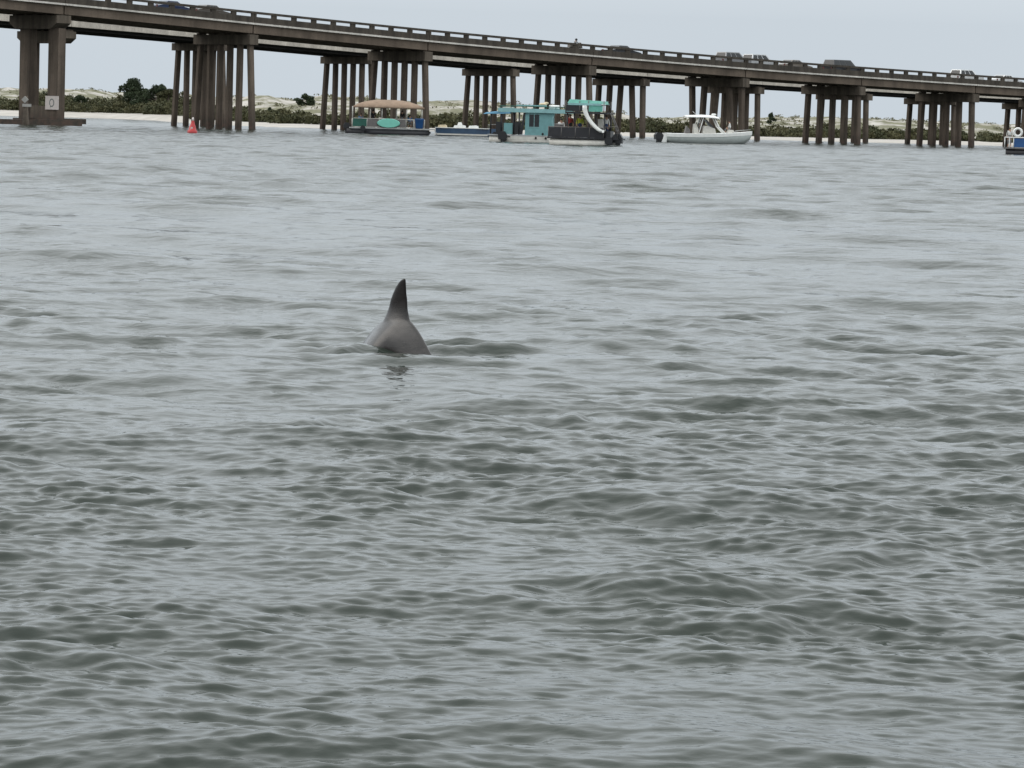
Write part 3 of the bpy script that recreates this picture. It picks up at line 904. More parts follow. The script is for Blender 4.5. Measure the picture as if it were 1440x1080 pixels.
# ------------------------------------------------------------------ people
def cloth(name, col): return simple(name, col, 0.85, 0, 0.12)
SHIRT = {k: cloth('shirt_' + k, c) for k, c in dict(lime=(.42, .48, .05), red=(.34, .05, .04), navy=(.03, .05, .12), white=(.62, .62, .6),
                                                    black=(.02, .02, .022), blue=(.07, .2, .38), grey=(.2, .2, .2)).items()}
def person(loc, rz, pose, shirt, label, pants='navy', parent_thing=None, hat=None):
    """one continuous skinned body; faces along local +x"""
    if pose == 'stand':
        J = dict(pel=(0, 0, .92), chest=(.02, 0, 1.32), neck=(.02, 0, 1.47), head=(.05, 0, 1.60), top=(.05, 0, 1.70),
                 hL=(0, .10, .90), kL=(.03, .11, .49), aL=(-.02, .12, .07), tL=(.16, .13, .03),
                 hR=(0, -.10, .90), kR=(.03, -.11, .49), aR=(-.02, -.12, .07), tR=(.16, -.13, .03),
                 sL=(.01, .19, 1.40), eL=(0, .25, 1.12), wL=(.12, .22, .92), fL=(.18, .20, .84),
                 sR=(.01, -.19, 1.40), eR=(0, -.25, 1.12), wR=(.12, -.22, .92), fR=(.18, -.20, .84))
    elif pose == 'sit':
        J = dict(pel=(0, 0, .10), chest=(.0, 0, .50), neck=(.02, 0, .65), head=(.05, 0, .78), top=(.05, 0, .88),
                 hL=(.02, .10, .09), kL=(.42, .13, .10), aL=(.44, .13, -.33), tL=(.60, .13, -.37),
                 hR=(.02, -.10, .09), kR=(.42, -.13, .10), aR=(.44, -.13, -.33), tR=(.60, -.13, -.37),
                 sL=(.0, .19, .58), eL=(.06, .25, .32), wL=(.26, .20, .22), fL=(.36, .17, .20),
                 sR=(.0, -.19, .58), eR=(.06, -.25, .32), wR=(.26, -.20, .22), fR=(.36, -.17, .20))
    else:      # riding a motorcycle
        J = dict(pel=(0, 0, .08), chest=(.16, 0, .46), neck=(.22, 0, .60), head=(.27, 0, .73), top=(.27, 0, .84),
                 hL=(.03, .12, .06), kL=(.40, .20, -.04), aL=(.10, .20, -.40), tL=(.25, .21, -.46),
                 hR=(.03, -.12, .06), kR=(.40, -.20, -.04), aR=(.10, -.20, -.40), tR=(.25, -.21, -.46),
                 sL=(.17, .20, .54), eL=(.34, .30, .34), wL=(.54, .28, .30), fL=(.62, .27, .29),
                 sR=(.17, -.20, .54), eR=(.34, -.30, .34), wR=(.54, -.28, .30), fR=(.62, -.27, .29))
    names = list(J); idx = {n: i for i, n in enumerate(names)}
    E = [('pel', 'chest'), ('chest', 'neck'), ('neck', 'head'), ('head', 'top')]
    for q in 'LR':
        E += [('pel', 'h' + q), ('h' + q, 'k' + q), ('k' + q, 'a' + q), ('a' + q, 't' + q), ('chest', 's' + q), ('s' + q, 'e' + q), ('e' + q, 'w' + q), ('w' + q, 'f' + q)]
    RAD = dict(pel=.14, chest=.15, neck=.055, head=.10, top=.07, h=.10, k=.062, a=.042, t=.04, s=.065, e=.045, w=.032, f=.034)
    me = bpy.data.meshes.new('tmp'); me.from_pydata([J[n] for n in names], [(idx[a], idx[b]) for a, b in E], [])
    o = bpy.data.objects.new('tmp', me); COL.objects.link(o)
    o.modifiers.new('skin', 'SKIN'); sd = o.modifiers.new('sub', 'SUBSURF'); sd.levels = 1; sd.render_levels = 1
    for n in names:
        r = RAD.get(n, RAD.get(n[0])); me.skin_vertices[0].data[idx[n]].radius = (r, r)
        me.skin_vertices[0].data[idx[n]].use_root = (n == 'pel')
    body = bake(o, 'person', None)
    body.materials.clear()
    for m in (M['skin'], SHIRT[shirt], SHIRT[pants]): body.materials.append(m)
    zn = J['neck'][2] - .03; zp = J['pel'][2] + .05
    A = {n: Vector(J[n]) for n in names}
    for p in body.polygons:
        c = p.center
        d = {n: (c - A[n]).length for n in ('eL', 'eR', 'wL', 'wR', 'fL', 'fR', 'chest', 'pel', 'kL', 'kR', 'aL', 'aR', 'tL', 'tR', 'hL', 'hR', 'neck', 'head', 'top', 'sL', 'sR')}
        k = min(d, key=d.get)
        if k in ('wL', 'wR', 'fL', 'fR', 'neck', 'head', 'top', 'aL', 'aR', 'tL', 'tR'): p.material_index = 0
        elif k in ('kL', 'kR', 'hL', 'hR', 'pel'): p.material_index = 2
        else: p.material_index = 1
        p.use_smooth = True
    ob = link_mesh('person', body, None, None, loc)
    ob.rotation_euler = (0, 0, rz)
    tag(ob, label, 'person')
    h = A['head']
    hm = MB(); hm.ell((h.x - .02, 0, h.z + .055), (.112, .098, .10), 10, 7)
    if hat is None: hm.build('hair', M['hair'], ob)
    elif hat == 'helmet':
        hb = MB(); hb.ell((h.x, 0, h.z + .03), (.155, .135, .15), 12, 8); hb.build('helmet', M['charcoal'], ob)
    else:
        hm.tube([(h.x + .02, 0, h.z + .075), (h.x + .02, 0, h.z + .09)], [.17, .12], 12); hm.build('sun_hat', SHIRT[hat], ob)
    for y in (-.034, .034):
        e = MB(); e.ell((h.x + .098, y, h.z + .01), (.012, .014, .009), 6, 5); e.build('eye', M['hair'], ob)
    ns = MB(); ns.ell((h.x + .112, 0, h.z - .02), (.02, .014, .022), 6, 5); ns.build('nose', M['skin'], ob)
    return ob

# ------------------------------------------------------------------ boats
def outboard(parent, x, y, z, s=1.0, tilt=0.0, mat='black'):
    """outboard engine at the stern (-x side): cowl, leg, propeller"""
    m = MB()
    prof = [(-.34, .18), (.30, .12), (.34, .50), (.18, .78), (-.20, .80), (-.38, .55)]
    m.prism([(x + a * s, z + b * s) for a, b in prof], y - .22 * s, y + .22 * s)
    o = m.build('outboard_engine', M[mat], parent)
    l = MB(); l.prism([(x - .16 * s, z + .2 * s), (x + .18 * s, z + .2 * s), (x + .10 * s, z - .75 * s), (x - .22 * s, z - .75 * s)], y - .07 * s, y + .07 * s)
    l.build('engine_leg', M[mat], o)
    return o

def pontoon_tubes(root, L, W, r, mat='alu', count=2):
    for i in range(count):
        y = -W / 2 + r + i * (W - 2 * r) / (count - 1)
        pts = [(-L / 2, y, r * .45), (L / 2 - .9, y, r * .45), (L / 2 - .35, y, r * .62), (L / 2, y, r * .95)]
        MB().tube(pts, [r, r, r * .8, r * .12], 12).build('pontoon', M[mat], root)

def mid(*p): return tuple(p)

# --- tan-canopied pontoon boat
def tan_boat():
    root = empty('pontoon_boat', (-12.9, 352, 0), R(4), 'long pontoon boat under a tan hipped canopy with an oval mint float on its side', 'boat')
    L, W = 8.8, 2.6
    pontoon_tubes(root, 8.3, W, .36, 'charcoal')
    m = MB(); m.box(-3.9, 4.55, -1.3, 1.3, .56, .68); m.build('deck', M['alu'], root)
    m = MB(); m.box(-3.6, 3.8, -1.22, 1.22, .22, .56); m.build('deck_beam', M['charcoal'], root)
    # side fence panels, near and far side, each its own part
    for y in (-1.27, 1.23):
        for a, b, mt in ((-3.55, -2.2, 'green'), (-2.15, -1.0, 'alu_dull'), (-.95, .35, 'alu_dull'), (.4, 1.65, 'alu_dull'), (2.55, 3.45, 'alu_dull')):
            MB().box(a, b, y, y + .04, .76, 1.52).build('fence_panel', M[mt], root)
        f = MB()
        f.tube([(-3.6, y + .02, 1.56), (3.5, y + .02, 1.56)], .03); f.tube([(-3.6, y + .02, .74), (3.5, y + .02, .74)], .025)
        for x in (-3.6, -2.17, -.97, .37, 1.68, 2.5, 3.5): f.tube([(x, y + .02, .68), (x, y + .02, 1.56)], .03)
        f.build('fence_rail', M['offwhite'], root)
        for x in (-3.58, -1.85, -.7, .75, 1.75, 3.25):
            MB().tube([(x, y + .02, 1.5), (x, y + .02, 2.72)], .035).build('canopy_post', M['offwhite'], root)
    # gate frame
    g = MB(); g.tube([(1.78, -1.29, .7), (1.78, -1.29, 1.5), (2.42, -1.29, 1.5), (2.42, -1.29, .7)], .035); g.build('gate', M['offwhite'], root)
    # canopy: hipped cloth with scalloped edge
    m = MB(); rings = []
    for z, ix, iy in ((2.60, 0, 0), (2.74, .02, .0), (2.98, .55, .25), (3.20, 1.25, .62), (3.34, 2.1, 1.0), (3.38, 2.6, 1.2)):
        rings.append([(sx * (3.50 - ix) - .05, sy * (1.42 - iy), z + (.05 * math.sin(k * 2.4) if z > 2.8 else 0)) for k, (sx, sy) in enumerate(
            [(-1, -1), (-.5, -1), (0, -1), (.5, -1), (1, -1), (1, 0), (1, 1), (.5, 1), (0, 1), (-.5, 1), (-1, 1), (-1, 0)])])
    m.ring_loft(rings, True, True); m.build('canopy', M['tan'], root)
    for k in range(5):
        MB().tube([(-2.9 + k * 1.4, -1.42, 2.62), (-2.9 + k * 1.4, 1.42, 2.62)], .03).build('canopy_bow', M['offwhite'], root)
    # bench seats and console
    MB().box(-3.3, -1.3, .55, 1.15, .69, 1.12).build('bench', M['offwhite'], root)
    MB().box(-.2, 1.4, .55, 1.15, .69, 1.12).build('bench', M['offwhite'], root)
    MB().prism([(-1.15, .69), (-.35, .69), (-.45, 1.6), (-1.0, 1.72)], -.9, -.2).build('helm_console', M['offwhite'], root)
    outboard(root, -4.1, -.35, .35, .95)
    outboard(root, -2.55, -1.5, .28, .72)
    # bow ladder
    l = MB(); l.tube([(4.5, -.5, .66), (4.75, -.5, .25), (4.75, -.5, -.3)], .03); l.tube([(4.5, -.15, .66), (4.75, -.15, .25), (4.75, -.15, -.3)], .03)
    for z in (.2, 0): l.tube([(4.75, -.5, z), (4.75, -.15, z)], .025)
    l.build('ladder', M['alu'], root)
    return root
tan_boat()
def on(root_loc, rz, x, y, z):
    c, s = math.cos(rz), math.sin(rz)
    return (root_loc[0] + x * c - y * s, root_loc[1] + x * s + y * c, root_loc[2] + z)
TL, TR = (-12.9, 352, 0), R(4)
# oval float strapped on the fence
m = MB(); k = 28
ov = [(1.13 * math.cos(2 * math.pi * i / k), .45 * math.sin(2 * math.pi * i / k)) for i in range(k)]
rings = [[(x * f, y, z * f) for x, z in ov] for f, y in ((.90, -.06), (1.0, -.02), (1.0, .03), (.9, .06))]
o = m.ring_loft(rings, True, True).build('float_mat', M['mint'], None, on(TL, TR, -.05, -1.40, 1.14)); o.rotation_euler = (0, 0, TR)
tag(o, 'oval mint green float hung on the side of the tan-canopied boat', 'float')
def bin_():
    root = empty('storage_bin', on(TL, TR, 2.98, -1.02, .68), TR, 'round-cornered dark blue bin on the deck beside the gate', 'bin')
    m = MB(); rings = []
    for z, a in ((0, .36), (.03, .38), (.82, .44), (.86, .47), (.92, .47)):
        rings.append([(a * math.copysign(abs(math.cos(t)) ** .45, math.cos(t)), a * .85 * math.copysign(abs(math.sin(t)) ** .45, math.sin(t)), z) for t in [2 * math.pi * i / 20 for i in range(20)]])
    m.ring_loft(rings, True, True); m.build('tub', M['blue'], root)
    l = MB(); l.ring_loft([[(p[0] * s_, p[1] * s_, z) for p in rings[-1]] for z, s_ in ((.925, 1.04), (.97, 1.02), (1.0, .7))], True, True); l.build('lid', M['blue'], root)
bin_()
person(on(TL, TR, -2.75, .35, 1.12), R(-60), 'sit', 'blue', 'person in a blue top seated under the stern end of the tan canopy', 'navy')
person(on(TL, TR, -1.55, .2, .69), R(-80), 'stand', 'black', 'person in black standing at the helm of the tan-canopied boat', 'black')
person(on(TL, TR, 1.35, .3, .69), R(-110), 'stand', 'black', 'person in black standing amid the tan-canopied boat, by the gate', 'grey')
person(on(TL, TR, 2.1, .45, 1.10), R(-90), 'sit', 'blue', 'person in a blue top seated behind the gate of the tan-canopied boat', 'grey')

# --- low navy deck boat
def navy_boat():
    root = empty('deck_boat', (-5.3, 361, 0), R(-3), 'low open deck boat with navy hull and pale cushions', 'boat')
    m = MB(); rings = []
    for x, w, zk, zs in ((-3.1, 1.05, -.2, .80), (-1.5, 1.15, -.25, .80), (.8, 1.15, -.25, .80), (2.2, .95, -.2, .82), (3.0, .5, .05, .86), (3.3, .12, .45, .9)):
        rings.append([(x, -w, zs), (x, -w * .96, .2), (x, -w * .7, zk), (x, w * .7, zk), (x, w * .96, .2), (x, w, zs)])
    m.ring_loft([r[::-1] for r in rings], True, False); m.build('hull', M['navy'], root)
    m = MB(); m.box(-3.15, 2.3, -1.19, 1.19, .8, .87); m.build('gunwale', M['white'], root)
    m = MB(); m.box(-3.2, 2.2, -1.21, -1.17, .10, .26); m.build('rub_rail', M['offwhite'], root)
    for a, b, mt in ((-2.9, -2.0, 'beige'), (-1.3, -.1, 'white'), (.2, 1.2, 'white')):
        m = MB(); m.prism([(a, .87), (b, .87), (b - .05, 1.08), (b - .25, 1.14), (a + .1, 1.10)], -.9, .3); m.build('cushion', M[mt], root)
    m = MB(); m.prism([(-.95, 1.1), (-.45, 1.1), (-.55, 1.42), (-.85, 1.42)], -.4, .2); m.build('helm_console', M['white'], root)
    MB().tube([(2.2, -.9, .87), (2.2, -.9, 1.25), (3.0, -.4, 1.3), (3.0, .4, 1.3), (2.2, .9, 1.25), (2.2, .9, .87)], .025).build('bow_rail', M['alu'], root)
navy_boat()

# --- teal houseboat
def teal_boat():
    root = empty('houseboat', (.65, 287.5, 0), R(-2), 'teal houseboat with a windowed cabin and a blue awning at one end', 'boat')
    pontoon_tubes(root, 6.0, 2.5, .36, 'offwhite')
    MB().box(-3.15, 3.2, -1.25, 1.25, .52, .62).build('deck', M['alu'], root)
    MB().box(-1.3, 2.9, -1.24, 1.24, .26, .52).build('deck_beam', M['offwhite'], root)
    # cabin: wall planks under a flat roof
    c = MB()
    c.box(-.15, .18, -1.15, -1.09, .62, 2.42); c.box(.98, 2.15, -1.15, -1.09, .62, 2.42)
    c.box(.18, .98, -1.15, -1.09, .62, 1.28); c.box(.18, .98, -1.15, -1.09, 2.30, 2.42)
    c.box(-.15, 2.15, 1.09, 1.15, .62, 2.42); c.box(2.09, 2.15, -1.09, 1.09, .62, 2.42); c.box(-.15, -.09, -.2, 1.09, .62, 2.42)
    cab = c.build('cabin', M['teal'], root)
    w = MB(); w.box(.18, .98, -1.10, -1.08, 1.28, 2.30); w.build('window', M['glass'], cab)
    f = MB(); f.box(.14, 1.02, -1.18, -1.15, 1.24, 1.29); f.box(.14, 1.02, -1.18, -1.15, 2.29, 2.34); f.box(.56, .60, -1.17, -1.12, 1.28, 2.3); f.build('window_frame', M['teal_pale'], cab)
    d = MB(); d.prism([(-.52, .64), (-.34, .64), (-.12, 2.40), (-.30, 2.40)], -1.2, -1.12); d.build('door', M['charcoal'], cab)
    MB().box(-2.35, 3.7, -1.35, 1.35, 2.42, 2.74).build('roof', M['teal_pale'], root)
    r = MB()
    for y in (-1.25, 1.25):
        r.tube([(-2.2, y, 2.92), (3.2, y, 2.92)], .035)
        for x in (-2.2, -1.3, -.4, .5, 1.4, 2.3, 3.2): r.tube([(x, y, 2.74), (x, y, 2.92)], .03)
    r.build('roof_rail', M['green'], root)
    MB().box(-.9, 1.5, -1.0, 1.0, 2.96, 3.04).build('roof_pad', M['teal_pale'], root)
    MB().box(-2.0, -1.1, -1.0, 1.0, 2.75, 2.84).build('roof_pad', M['offwhite'], root)
    # blue awning, sloping out over the stern
    a = MB(); a.hexa([(-3.55, -1.3, 2.22), (-1.35, -1.4, 2.30), (-1.35, 1.4, 2.30), (-3.55, 1.3, 2.22), (-3.3, -1.1, 2.36), (-1.35, -1.3, 2.60), (-1.35, 1.3, 2.60), (-3.3, 1.1, 2.36)])
    a.build('awning', M['blue_canvas'], root)
    for x, y in ((-2.05, -1.2), (-1.08, -1.2), (-.62, -1.2), (-3.0, 1.2), (-1.08, 1.2)):
        MB().tube([(x, y, .62), (x, y, 2.5)], .06, 8).build('roof_post', M['charcoal'], root)
    MB().box(-1.85, -1.12, -1.15, -1.1, .66, 1.55).build('stern_panel', M['teal'], root)
    for x in (-2.22, -.72):
        MB().box(x - .26, x + .26, -1.22, -.75, .66, 1.64).build('storage_locker', M['black'], root)
    outboard(root, -1.9, -1.35, .05, 1.05)
    outboard(root, -2.5, .2, .0, 1.0)
    for x in (.75, 1.55, 1.3):
        MB().ell((x, -1.33, .40 if x != 1.3 else .74), (.09, .08, .11), 8, 6).build('fender', M['rubber'], root)
    arch = MB(); k = 14
    arch.tube([(2.32 - .28 * math.cos(t), -1.12, 1.75 + .62 * math.sin(t)) for t in [R(-70) + R(140) * i / k for i in range(k + 1)]], .06)
    arch.build('porthole_arch', M['teal_pale'], root)
    return root
teal_boat()
UL, UR = (.65, 287.5, 0), R(-2)
o = MB().tube([(-.42, 0, .06), (.42, 0, .06)], [.17, .17], 10).build('bolster', M['white'], None, on(UL, UR, 2.15, -.6, 2.86)); o.rotation_euler = (0, 0, UR)
tag(o, 'white rolled bolster lying on the teal houseboat roof', 'bolster')
m = MB(); m.ell((0, 0, .1), (.34, .26, .12)); m.ell((.25, .1, .2), (.2, .2, .1)); o = m.build('towel_heap', M['beige'], None, on(UL, UR, 1.25, -.7, 3.02))
tag(o, 'crumpled cream towels heaped on the houseboat roof pad', 'towels')

# --- black party pontoon with slide
def slide_boat():
    root = empty('party_boat', (5.05, 272.5, 0), R(-14), 'black double-deck pontoon boat with a white water slide', 'boat')
    pontoon_tubes(root, 5.0, 2.5, .34, 'offwhite')
    MB().box(-2.7, 2.9, -1.25, 1.25, .50, .60).build('deck', M['charcoal'], root)
    for y in (-1.24, 1.20):
        for a, b in ((-2.6, -1.6), (-1.56, -.5), (-.46, .6), (.64, 1.7)):
            MB().box(a, b, y, y + .04, .62, 1.34).build('fence_panel', M['charcoal'], root)
        f = MB(); f.tube([(-2.6, y + .02, 1.38), (1.75, y + .02, 1.38)], .035)
        for x in (-2.6, -1.58, -.48, .62, 1.72): f.tube([(x, y + .02, .6), (x, y + .02, 1.38)], .035)
        f.build('fence_rail', M['alu_dull'], root)
    for x, y in ((-1.15, -1.15), (.55, -1.15), (1.75, -1.15), (-1.15, 1.15), (.55, 1.15), (1.75, 1.15)):
        MB().tube([(x, y, .6), (x, y, 2.45)], .06, 8).build('deck_post', M['charcoal'], root)
    MB().box(-1.3, 2.0, -1.3, 1.3, 2.42, 2.56).build('upper_deck', M['charcoal'], root)
    for a, b in ((-1.25, -.2), (-.16, .02), (.5, 1.6)):
        MB().box(a, b, -1.27, -1.23, 2.60, 3.06).build('upper_panel', M['charcoal'] if a < .3 else M['teal_green'], root)
    u = MB()
    for y in (-1.26, 1.26):
        u.tube([(-1.28, y, 3.1), (1.7, y, 3.1)], .03)
        for x in (-1.28, -.2, .5, 1.7): u.tube([(x, y, 2.5), (x, y, 3.4)], .035)
    u.build('upper_rail', M['alu_dull'], root)
    c = MB(); c.hexa([(-1.15, -1.3, 3.22), (1.55, -1.3, 3.16), (1.55, 1.3, 3.16), (-1.15, 1.3, 3.22), (-1.0, -1.15, 3.50), (1.45, -1.15, 3.40), (1.45, 1.15, 3.40), (-1.0, 1.15, 3.50)])
    c.build('canopy', M['teal_green'], root)
    c = MB(); c.box(-1.1, 1.5, -1.33, -1.3, 3.06, 3.22); c.build('canopy_valance', M['teal_pale'], root)
    # the slide: a U-shaped chute sweeping down over the bow
    path = []
    for i in range(15):
        t = i / 14
        x = .22 + 1.55 * t ** 1.75
        z = 3.02 - 2.12 * (t ** .85) + .14 * max(0, t - .8) * 5 * (t - .8) * 5
        path.append((x, z))
    outer = []; inner = []
    rings = []
    for i, (x, z) in enumerate(path):
        a = path[max(0, i - 1)]; b = path[min(14, i + 1)]
        d = Vector((b[0] - a[0], 0, b[1] - a[1])).normalized(); nrm = Vector((-d.z, 0, d.x))
        if nrm.x < 0: nrm = -nrm
        sec = [(-.36, .16), (-.33, .03), (-.2, 0), (.2, 0), (.33, .03), (.36, .16), (.40, .16), (.36, -.01), (.24, -.04), (-.24, -.04), (-.36, -.01), (-.40, .16)]
        rings.append([(x + nrm.x * h, -1.68 + w, z + nrm.z * h) for w, h in sec])
    m = MB(); m.ring_loft(rings, True, True); m.build('slide', M['white'], root)
    # boarding frame, ladder and engine at the far end
    l = MB()
    for y in (-.5, .1):
        l.tube([(2.05, y, 2.5), (2.85, y, .6)], .035)
    for i in range(6):
        t = i / 6; l.tube([(2.05 + .8 * t, -.5, 2.5 - 1.9 * t), (2.05 + .8 * t, .1, 2.5 - 1.9 * t)], .025)
    l.tube([(2.0, -1.1, 2.5), (2.0, -1.1, 3.4), (2.35, -.9, 2.4), (2.8, -1.1, .6)], .03)
    l.tube([(2.8, -1.1, .6), (2.8, -1.1, 1.5), (1.75, -1.2, 1.45)], .03)
    l.build('boarding_ladder', M['alu_dull'], root)
    outboard(root, 2.75, -.75, .10, 1.1); outboard(root, 2.2, -1.35, .02, .85)
    MB().box(1.0, 2.2, -1.0, .2, .6, 1.15).build('engine_box', M['black'], root)
    MB().prism([(-2.4, .6), (-1.7, .6), (-1.75, 1.55), (-2.2, 1.62)], -.9, .2).build('bar_counter', M['alu_dull'], root)
    MB().box(-2.6, -.9, .4, 1.1, .6, 1.1).build('bench', M['offwhite'], root)
    MB().prism([(1.05, 1.15), (1.55, 1.15), (1.35, 2.05), (1.0, 2.05)], -.2, .25).build('seat_back', M['offwhite'], root)
slide_boat()
SL, SR_ = (5.05, 272.5, 0), R(-14)
person(on(SL, SR_, -.35, -.35, .62), R(-90), 'stand', 'lime', 'person in a lime shirt standing under the upper deck of the slide boat', 'navy')
person(on(SL, SR_, -1.15, -.2, .62), R(-70), 'stand', 'red', 'person in a red top standing on the slide boat beside the houseboat', 'black')
person(on(SL, SR_, -2.0, .45, 1.10), R(-90), 'sit', 'white', 'person in a white top seated at the counter of the slide boat', 'grey')
person(on(SL, SR_, 1.5, .55, .62), R(-80), 'stand', 'white', 'person in a white top standing behind the foot of the slide', 'navy')

# --- white centre console
def console_boat():
    root = empty('motorboat', (18.1, 346, 0), R(4), 'white centre console motorboat with hardtop and black outboards', 'boat')
    ST = [(-3.9, 1.22, -.15, .92), (-3.0, 1.30, -.30, .90), (-1.0, 1.36, -.38, .92), (1.0, 1.32, -.38, 1.0), (2.6, 1.05, -.28, 1.10), (3.7, .62, .0, 1.20), (4.35, .22, .55, 1.27), (4.55, .03, 1.05, 1.30)]
    m = MB(); rings = []
    for x, w, zk, zs in ST:
        zc = zk + (zs - zk) * .38
        rings.append([(x, -w, zs), (x, -w * .97, zs - .30 * (zs - zk)), (x, -w * .80, zc), (x, 0, zk), (x, w * .80, zc), (x, w * .97, zs - .30 * (zs - zk)), (x, w, zs)])
    hull_shaded = simple('shaded_white_hull', (.62, .66, .64), .3, 0, .08, coat=.3)  # white hull; its shade and water reflection are tinted into the colour
    m.ring_loft(rings, True, True); m.build('hull', hull_shaded, root)
    g = MB(); gr = []
    for x, w, zk, zs in ST:
        gr.append([(x, -w * 1.02, zs - .30), (x, -w * 1.03, zs + .02), (x, -w * .80, zs + .06), (x, w * .80, zs + .06), (x, w * 1.03, zs + .02), (x, w * 1.02, zs - .30)])
    g.ring_loft(gr, True, False); g.build('gunwale', M['white'], root)
    MB().prism([(-4.35, .1), (-3.9, .1), (-3.85, .95), (-4.1, .95)], -1.1, 1.1).build('transom_platform', M['white'], root)
    # console and windshield
    MB().prism([(-.35, .95), (1.0, .95), (.85, 1.5), (.35, 1.75), (-.25, 1.75)], -.5, .5).build('console', M['offwhite'], root)
    MB().hexa([(.30, -.55, 1.72), (.85, -.55, 1.50), (.85, .55, 1.50), (.30, .55, 1.72), (-.15, -.5, 2.35), (.0, -.5, 2.38), (.0, .5, 2.38), (-.15, .5, 2.35)]).build('windshield', M['glass'], root)
    MB().prism([(-1.25, .95), (-.75, .95), (-.78, 1.42), (-1.0, 1.95), (-1.2, 1.92)], -.55, .55).build('helm_seat', M['offwhite'], root)
    MB().prism([(-2.1, .95), (-1.55, .95), (-1.6, 1.35), (-1.9, 1.7)], -.55, .55).build('rear_seat', M['alu_dull'], root)
    # hardtop: cambered slab on raked legs
    h = MB(); hr = []
    for x, z, t in ((-2.15, 2.62, .05), (-1.9, 2.60, .14), (-.5, 2.62, .20), (.7, 2.58, .18), (1.15, 2.50, .10), (1.25, 2.47, .04)):
        hr.append([(x, -1.12, z), (x, -.6, z + t), (x, .6, z + t), (x, 1.12, z), (x, 1.12, z - .07), (x, -1.12, z - .07)])
    h.ring_loft(hr, True, False); h.build('hardtop', M['white'], root)
    for y in (-.85, .85):
        MB().tube([(.75, y, 2.5), (1.15, y, 1.7), (1.85, y, 1.02)], [.05, .07, .09], 8).build('hardtop_leg', M['white'], root)
        MB().tube([(-.35, y, 2.55), (-.75, y, 1.0)], .05, 8).build('hardtop_leg', M['white'], root)
        MB().tube([(-.75, y, 2.55), (-.95, y, 1.9)], .04, 8).build('hardtop_brace', M['white'], root)
    MB().ell((.75, 0, 2.86), (.26, .26, .11)).build('radar_dome', M['white'], root)
    MB().tube([(-.9, -.7, 2.7), (-1.4, -.7, 3.1)], .02).build('antenna', M['white'], root)
    MB().prism([(2.0, 1.05), (2.75, 1.1), (2.65, 1.42), (2.2, 1.45)], -.5, .5).build('bow_cushion', M['offwhite'], root)
    MB().tube([(2.5, -1.0, 1.16), (3.1, -.85, 1.36), (4.4, 0, 1.5), (3.1, .85, 1.36), (2.5, 1.0, 1.16)], .025).build('bow_rail', M['alu'], root)
    for y in (-.62, .0, .62): outboard(root, -4.55, y, .12, 1.1)
console_boat()
CL, CR = (18.1, 346, 0), R(4)
person(on(CL, CR, -.72, -.05, .98), R(0), 'stand', 'white', 'person in a pale top standing at the wheel under the white hardtop', 'grey')
person(on(CL, CR, 2.35, .1, 1.42), R(180), 'sit', 'white', 'person in a pale top seated on the bow cushion of the motorboat', 'grey')

# --- blue-sided pontoon boat
def blue_boat():
    root = empty('pontoon_boat', (45.75, 310.5, 0), R(-8), 'pontoon boat with bright blue side panels and a white life ring', 'boat')
    pontoon_tubes(root, 6.6, 2.5, .34, 'charcoal')
    MB().box(-3.5, 3.4, -1.25, 1.25, .50, .62).build('deck', M['alu_dull'], root)
    for y in (-1.26, 1.22):
        for a, b in ((-2.6, -1.2), (-1.15, .2), (.25, 1.6), (1.65, 3.2)):
            MB().box(a, b, y, y + .04, .66, 1.42).build('side_panel', M['blue'], root)
        f = MB(); f.tube([(-3.4, y + .02, 1.5), (3.25, y + .02, 1.5)], .05)
        for x in (-3.4, -3.0, -2.64, -1.18, .22, 1.62, 3.25): f.tube([(x, y + .02, .6), (x, y + .02, 1.5)], .035)
        f.build('side_rail', M['white'], root)
    g = MB(); g.tube([(-3.4, -1.24, 1.5), (-3.4, 1.24, 1.5)], .045); g.tube([(-3.4, -1.24, 1.0), (-3.4, 1.24, 1.0)], .03)
    for y in (-.6, 0, .6): g.tube([(-3.4, y, .6), (-3.4, y, 1.5)], .03)
    g.build('end_rail', M['white'], root)
    MB().box(-2.5, -1.4, .4, 1.1, .62, 1.1).build('bench', M['offwhite'], root)
    outboard(root, 3.6, 0, .2, 1.0)
    return root
blue_boat()
BL, BR = (45.75, 310.5, 0), R(-8)
m = MB(); k = 20
rings = []
for i in range(k + 1):
    a = 2 * math.pi * i / k
    rings.append([((.33 + .11 * math.cos(t)) * math.cos(a), .11 * math.sin(t), (.33 + .11 * math.cos(t)) * math.sin(a)) for t in [2 * math.pi * j / 8 for j in range(8)]])
o = m.ring_loft(rings, False, True).build('life_ring', M['white'], None, on(BL, BR, -2.3, -1.12, 1.95)); o.rotation_euler = (0, 0, BR)
tag(o, 'white life ring propped on the rail of the blue-sided boat', 'life ring')
person(on(BL, BR, -3.0, .2, .62), R(-100), 'stand', 'white', 'person in a white top standing at the open end of the blue-sided boat', 'grey')

# --- red channel buoy
def buoy():
    root = empty('channel_buoy', (-26.4, 288, 0), 0, 'red cone-shaped channel buoy with a pale top floating near the piles', 'buoy')
    m = MB(); rings = []
    for z, r in ((-.3, .30), (0.02, .40), (.22, .40), (.26, .30), (.62, .24), (.66, .20), (.98, .11), (1.02, .10)):
        rings.append([(r * math.cos(2 * math.pi * i / 18), r * math.sin(2 * math.pi * i / 18), z) for i in range(18)])
    m.ring_loft(rings, True, True); m.build('float', M['red'], root)
    m = MB(); m.tube([(0, 0, 1.02), (0, 0, 1.18), (0, 0, 1.30)], [.10, .09, .03], 12); m.build('lantern', M['sign_white'], root)
    m = MB(); m.box(-.12, .05, -.272, -.26, .32, .52); m.build('number_plate', M['sign_white'], root)
    root.rotation_euler = (R(3), R(2), 0)
buoy()

